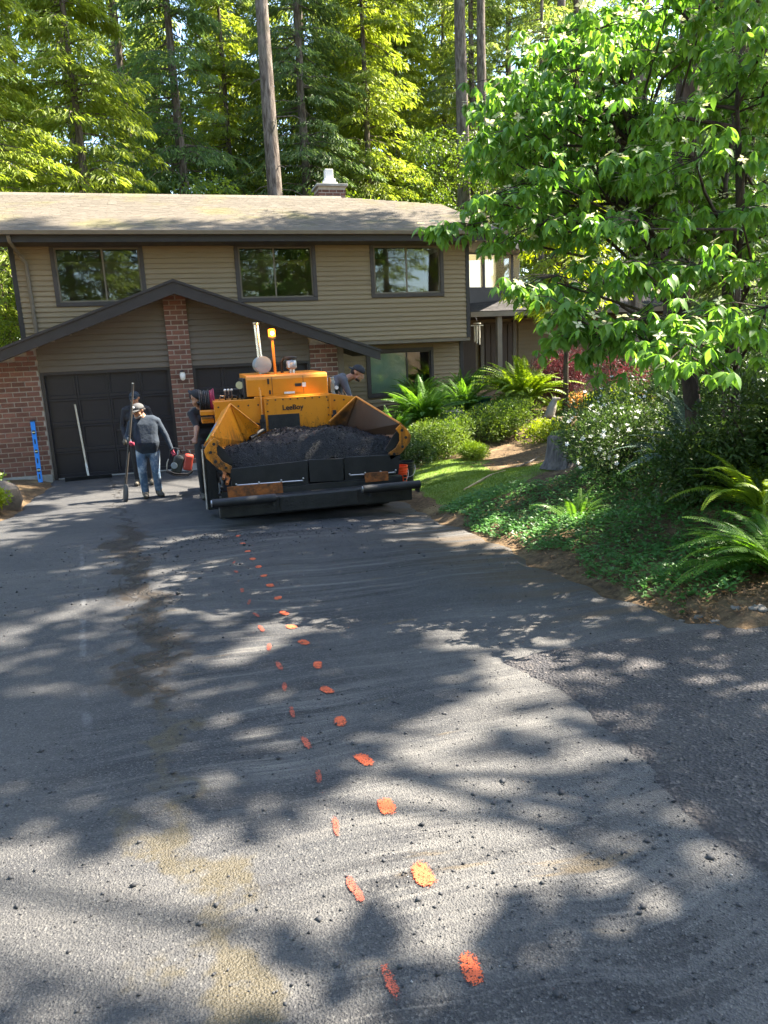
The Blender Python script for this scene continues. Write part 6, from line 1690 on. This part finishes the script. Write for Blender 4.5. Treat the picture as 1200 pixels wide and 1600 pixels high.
shrub('hedge_shrub', 'lime green shrub right of the statue', 'shrub', 8.75, 13.6, .7, .6, .8, 5000, (.06, .03), L_LIME, 60); shrub('hedge_shrub', 'yellow green shrub behind the white azalea', 'shrub', 7.2, 11.0, .9, .8, 1.25, 7000, (.06, .03), L_LIME, 61)
shrub('hedge_shrub', 'low lime shrub in front of the statue stone', 'shrub', 6.9, 12.9, .6, .5, .5, 3500, (.05, .025), L_LIME, 62); shrub('hedge_shrub', 'green shrub behind the hedge by the porch fern', 'shrub', 7.1, 15.0, .6, .5, .6, 3500, (.06, .03), L_HEDGE, 63)
shrub('hedge_shrub', 'dark upright shrub behind the dogwood stems', 'shrub', 5.7, 6.5, 1.0, .9, 1.7, 9000, (.055, .026), L_AZA, 68)
shrub('hedge_shrub', 'dark rounded shrub between the sunlit fern and the dogwood stems', 'shrub', 4.95, 5.15, .7, .5, 1.25, 8000, (.055, .026), L_AZA, 69)
shrub('hedge_shrub', 'dark low shrub in front of the dogwood stems', 'shrub', 4.6, 5.35, .75, .6, .85, 7000, (.055, .026), L_AZA, 67)
shrub('hedge_shrub', 'dark shrub in the shade under the dogwood', 'shrub', 6.6, 8.4, 1.1, 1.0, 1.5, 9000, (.06, .026), L_AZA, 64); shrub('hedge_shrub', 'dark shrub behind the ferns on the bank', 'shrub', 7.3, 6.8, 1.2, 1.1, 1.6, 9000, (.06, .026), L_AZA, 65); shrub('hedge_shrub', 'dark tall shrub beyond the high fern', 'shrub', 8.0, 9.3, 1.3, 1.2, 1.7, 9000, (.06, .028), L_AZA, 66)
shrub('japanese_maple', 'weeping lace leaf maple with dark red foliage by the porch', 'shrub', 8.85, 15.9, 1.0, .75, 1.25, 11000, (.07, .014), L_RED, 70); shrub('japanese_maple', 'smaller red maple clump behind the lime shrub', 'shrub', 10.3, 15.2, .8, .7, 1.2, 6000, (.07, .014), L_RED, 72)
shrub('bedding_plant', 'apricot leaved bedding plant under the red maple', 'plant', 8.75, 14.9, .35, .3, .42, 1400, (.06, .035), L_APRI, 71)
shrub('grass_tuft', 'bright green soft tuft at the lawn edge before the hedge', 'plant', 5.15, 12.55, .38, .32, .32, 3500, (.09, .010), L_GRASS, 73)
shrub('bank_plant', 'light leafy plants on the retaining stones at the left edge', 'plant', -3.15, 12.2, .4, .5, .38, 2200, (.06, .035), L_LIME, 74); shrub('bank_plant', 'leafy plant on top of the retaining stone', 'plant', -3.35, 12.95, .4, .35, .62, 1500, (.06, .035), L_HEDGE, 75)
# young conifer in front of the clerestory
C_BOUGH = conifer_meshes(9, 5.6, 2.5, 1.5, 70, 110, L_LIME, .30, (.16, .04), .07, M_BARK_R, False)
place_tree('hemlock_tree', 'young hemlock with lime green drooping tips in front of the clerestory window', 'tree', 8.4, 14.8, C_BOUGH, 1.0, .4)
C_BOUGH2 = conifer_meshes(10, 7.5, 1.0, 1.9, 100, 110, L_DARK, .30, (.2, .05), .09, M_BARK_R, False)
place_tree('hemlock_tree', 'dark young hemlock behind the dogwood', 'tree', 10.8, 12.2, C_BOUGH2, 1.0, 2.4)

# ---- ground cover, moss blades, leaf litter
def cover_pts(n):
    x = rng.uniform(3.02, 6.2, n); y = rng.uniform(3.7, 9.2, n)
    e = x - 3.05 - .10 * np.sin(2.4 * y) - .08 * np.sin(5 * y)
    keep = (e > 0) & (y > 3.85 + .1 * np.sin(7 * x)) & (y < 8.8 - .5 * (x - 3) + .3 * np.sin(4 * x))
    return x[keep], y[keep], e[keep]
x, y, e = cover_pts(9000)
hgt = .03 + .10 * sst(0, .5, e) * (.6 + .4 * np.sin(3 * x) * np.sin(2.7 * y + 1))
rep = 5
X = np.repeat(x, rep); Y = np.repeat(y, rep); Hh = np.repeat(hgt, rep) * rng.uniform(.4, 1.25, len(X))
az = rng.uniform(0, 6.28, len(X)); el = rng.uniform(-.1, .7, len(X))
pos = np.column_stack([X + .012 * np.cos(az), Y + .012 * np.sin(az), T(X, Y) + Hh])
v, f = blades(pos, np.column_stack([np.cos(az) * np.cos(el), np.sin(az) * np.cos(el), np.sin(el)]), np.array([0, 0, 1.]) + rng.normal(0, .25, (len(X), 3)), rng.uniform(.03, .055, len(X)), rng.uniform(.018, .030, len(X)), .12, .1)
tag(obj('ground_cover', mesh_np('ground_cover', v, f, L_COVER)), 'carpet of small dark green ground cover leaves on the bank beside the drive', 'ground cover', kind='stuff')
n = 60000
x = rng.uniform(3.0, 6.8, n); y = rng.uniform(8.0, 13.5, n); k = lawn_mask(x, y) > rng.uniform(.25, .8, n); x, y = x[k], y[k]
pos = np.column_stack([x, y, lawn_z(x, y) - .004]); az = rng.uniform(0, 6.28, len(x))
v, f = blades(pos, np.column_stack([.5 * np.cos(az), .5 * np.sin(az), np.ones(len(x))]), rng.normal(0, 1, (len(x), 3)), rng.uniform(.012, .035, len(x)), .006, .1, .1)
tag(obj('moss_blades', mesh_np('moss_blades', v, f, L_GRASS)), 'short bright green moss and grass covering the lawn', 'grass', kind='stuff')
n = 1500
x = np.concatenate([rng.uniform(3.0, 3.9, 700), rng.uniform(3.0, 3.35, 400), rng.uniform(4.6, 6.4, 400)]); y = np.concatenate([3.55 + rng.random(700) * .6, rng.uniform(4.0, 9, 400), rng.uniform(10.2, 12.6, 400)])
pos = np.column_stack([x, y, T(x, y) + .012 + .03 * rng.random(n)]); az = rng.uniform(0, 6.28, n)
v, f = blades(pos, np.column_stack([np.cos(az), np.sin(az), rng.normal(0, .3, n)]), np.array([0, 0, 1.]) + rng.normal(0, .5, (n, 3)), rng.uniform(.02, .055, n), rng.uniform(.008, .022, n), .25, -.1)
tag(obj('leaf_litter', mesh_np('leaf_litter', v, f, L_DEAD)), 'dry brown leaf litter along the bank and under the fern', 'leaf litter', kind='stuff')
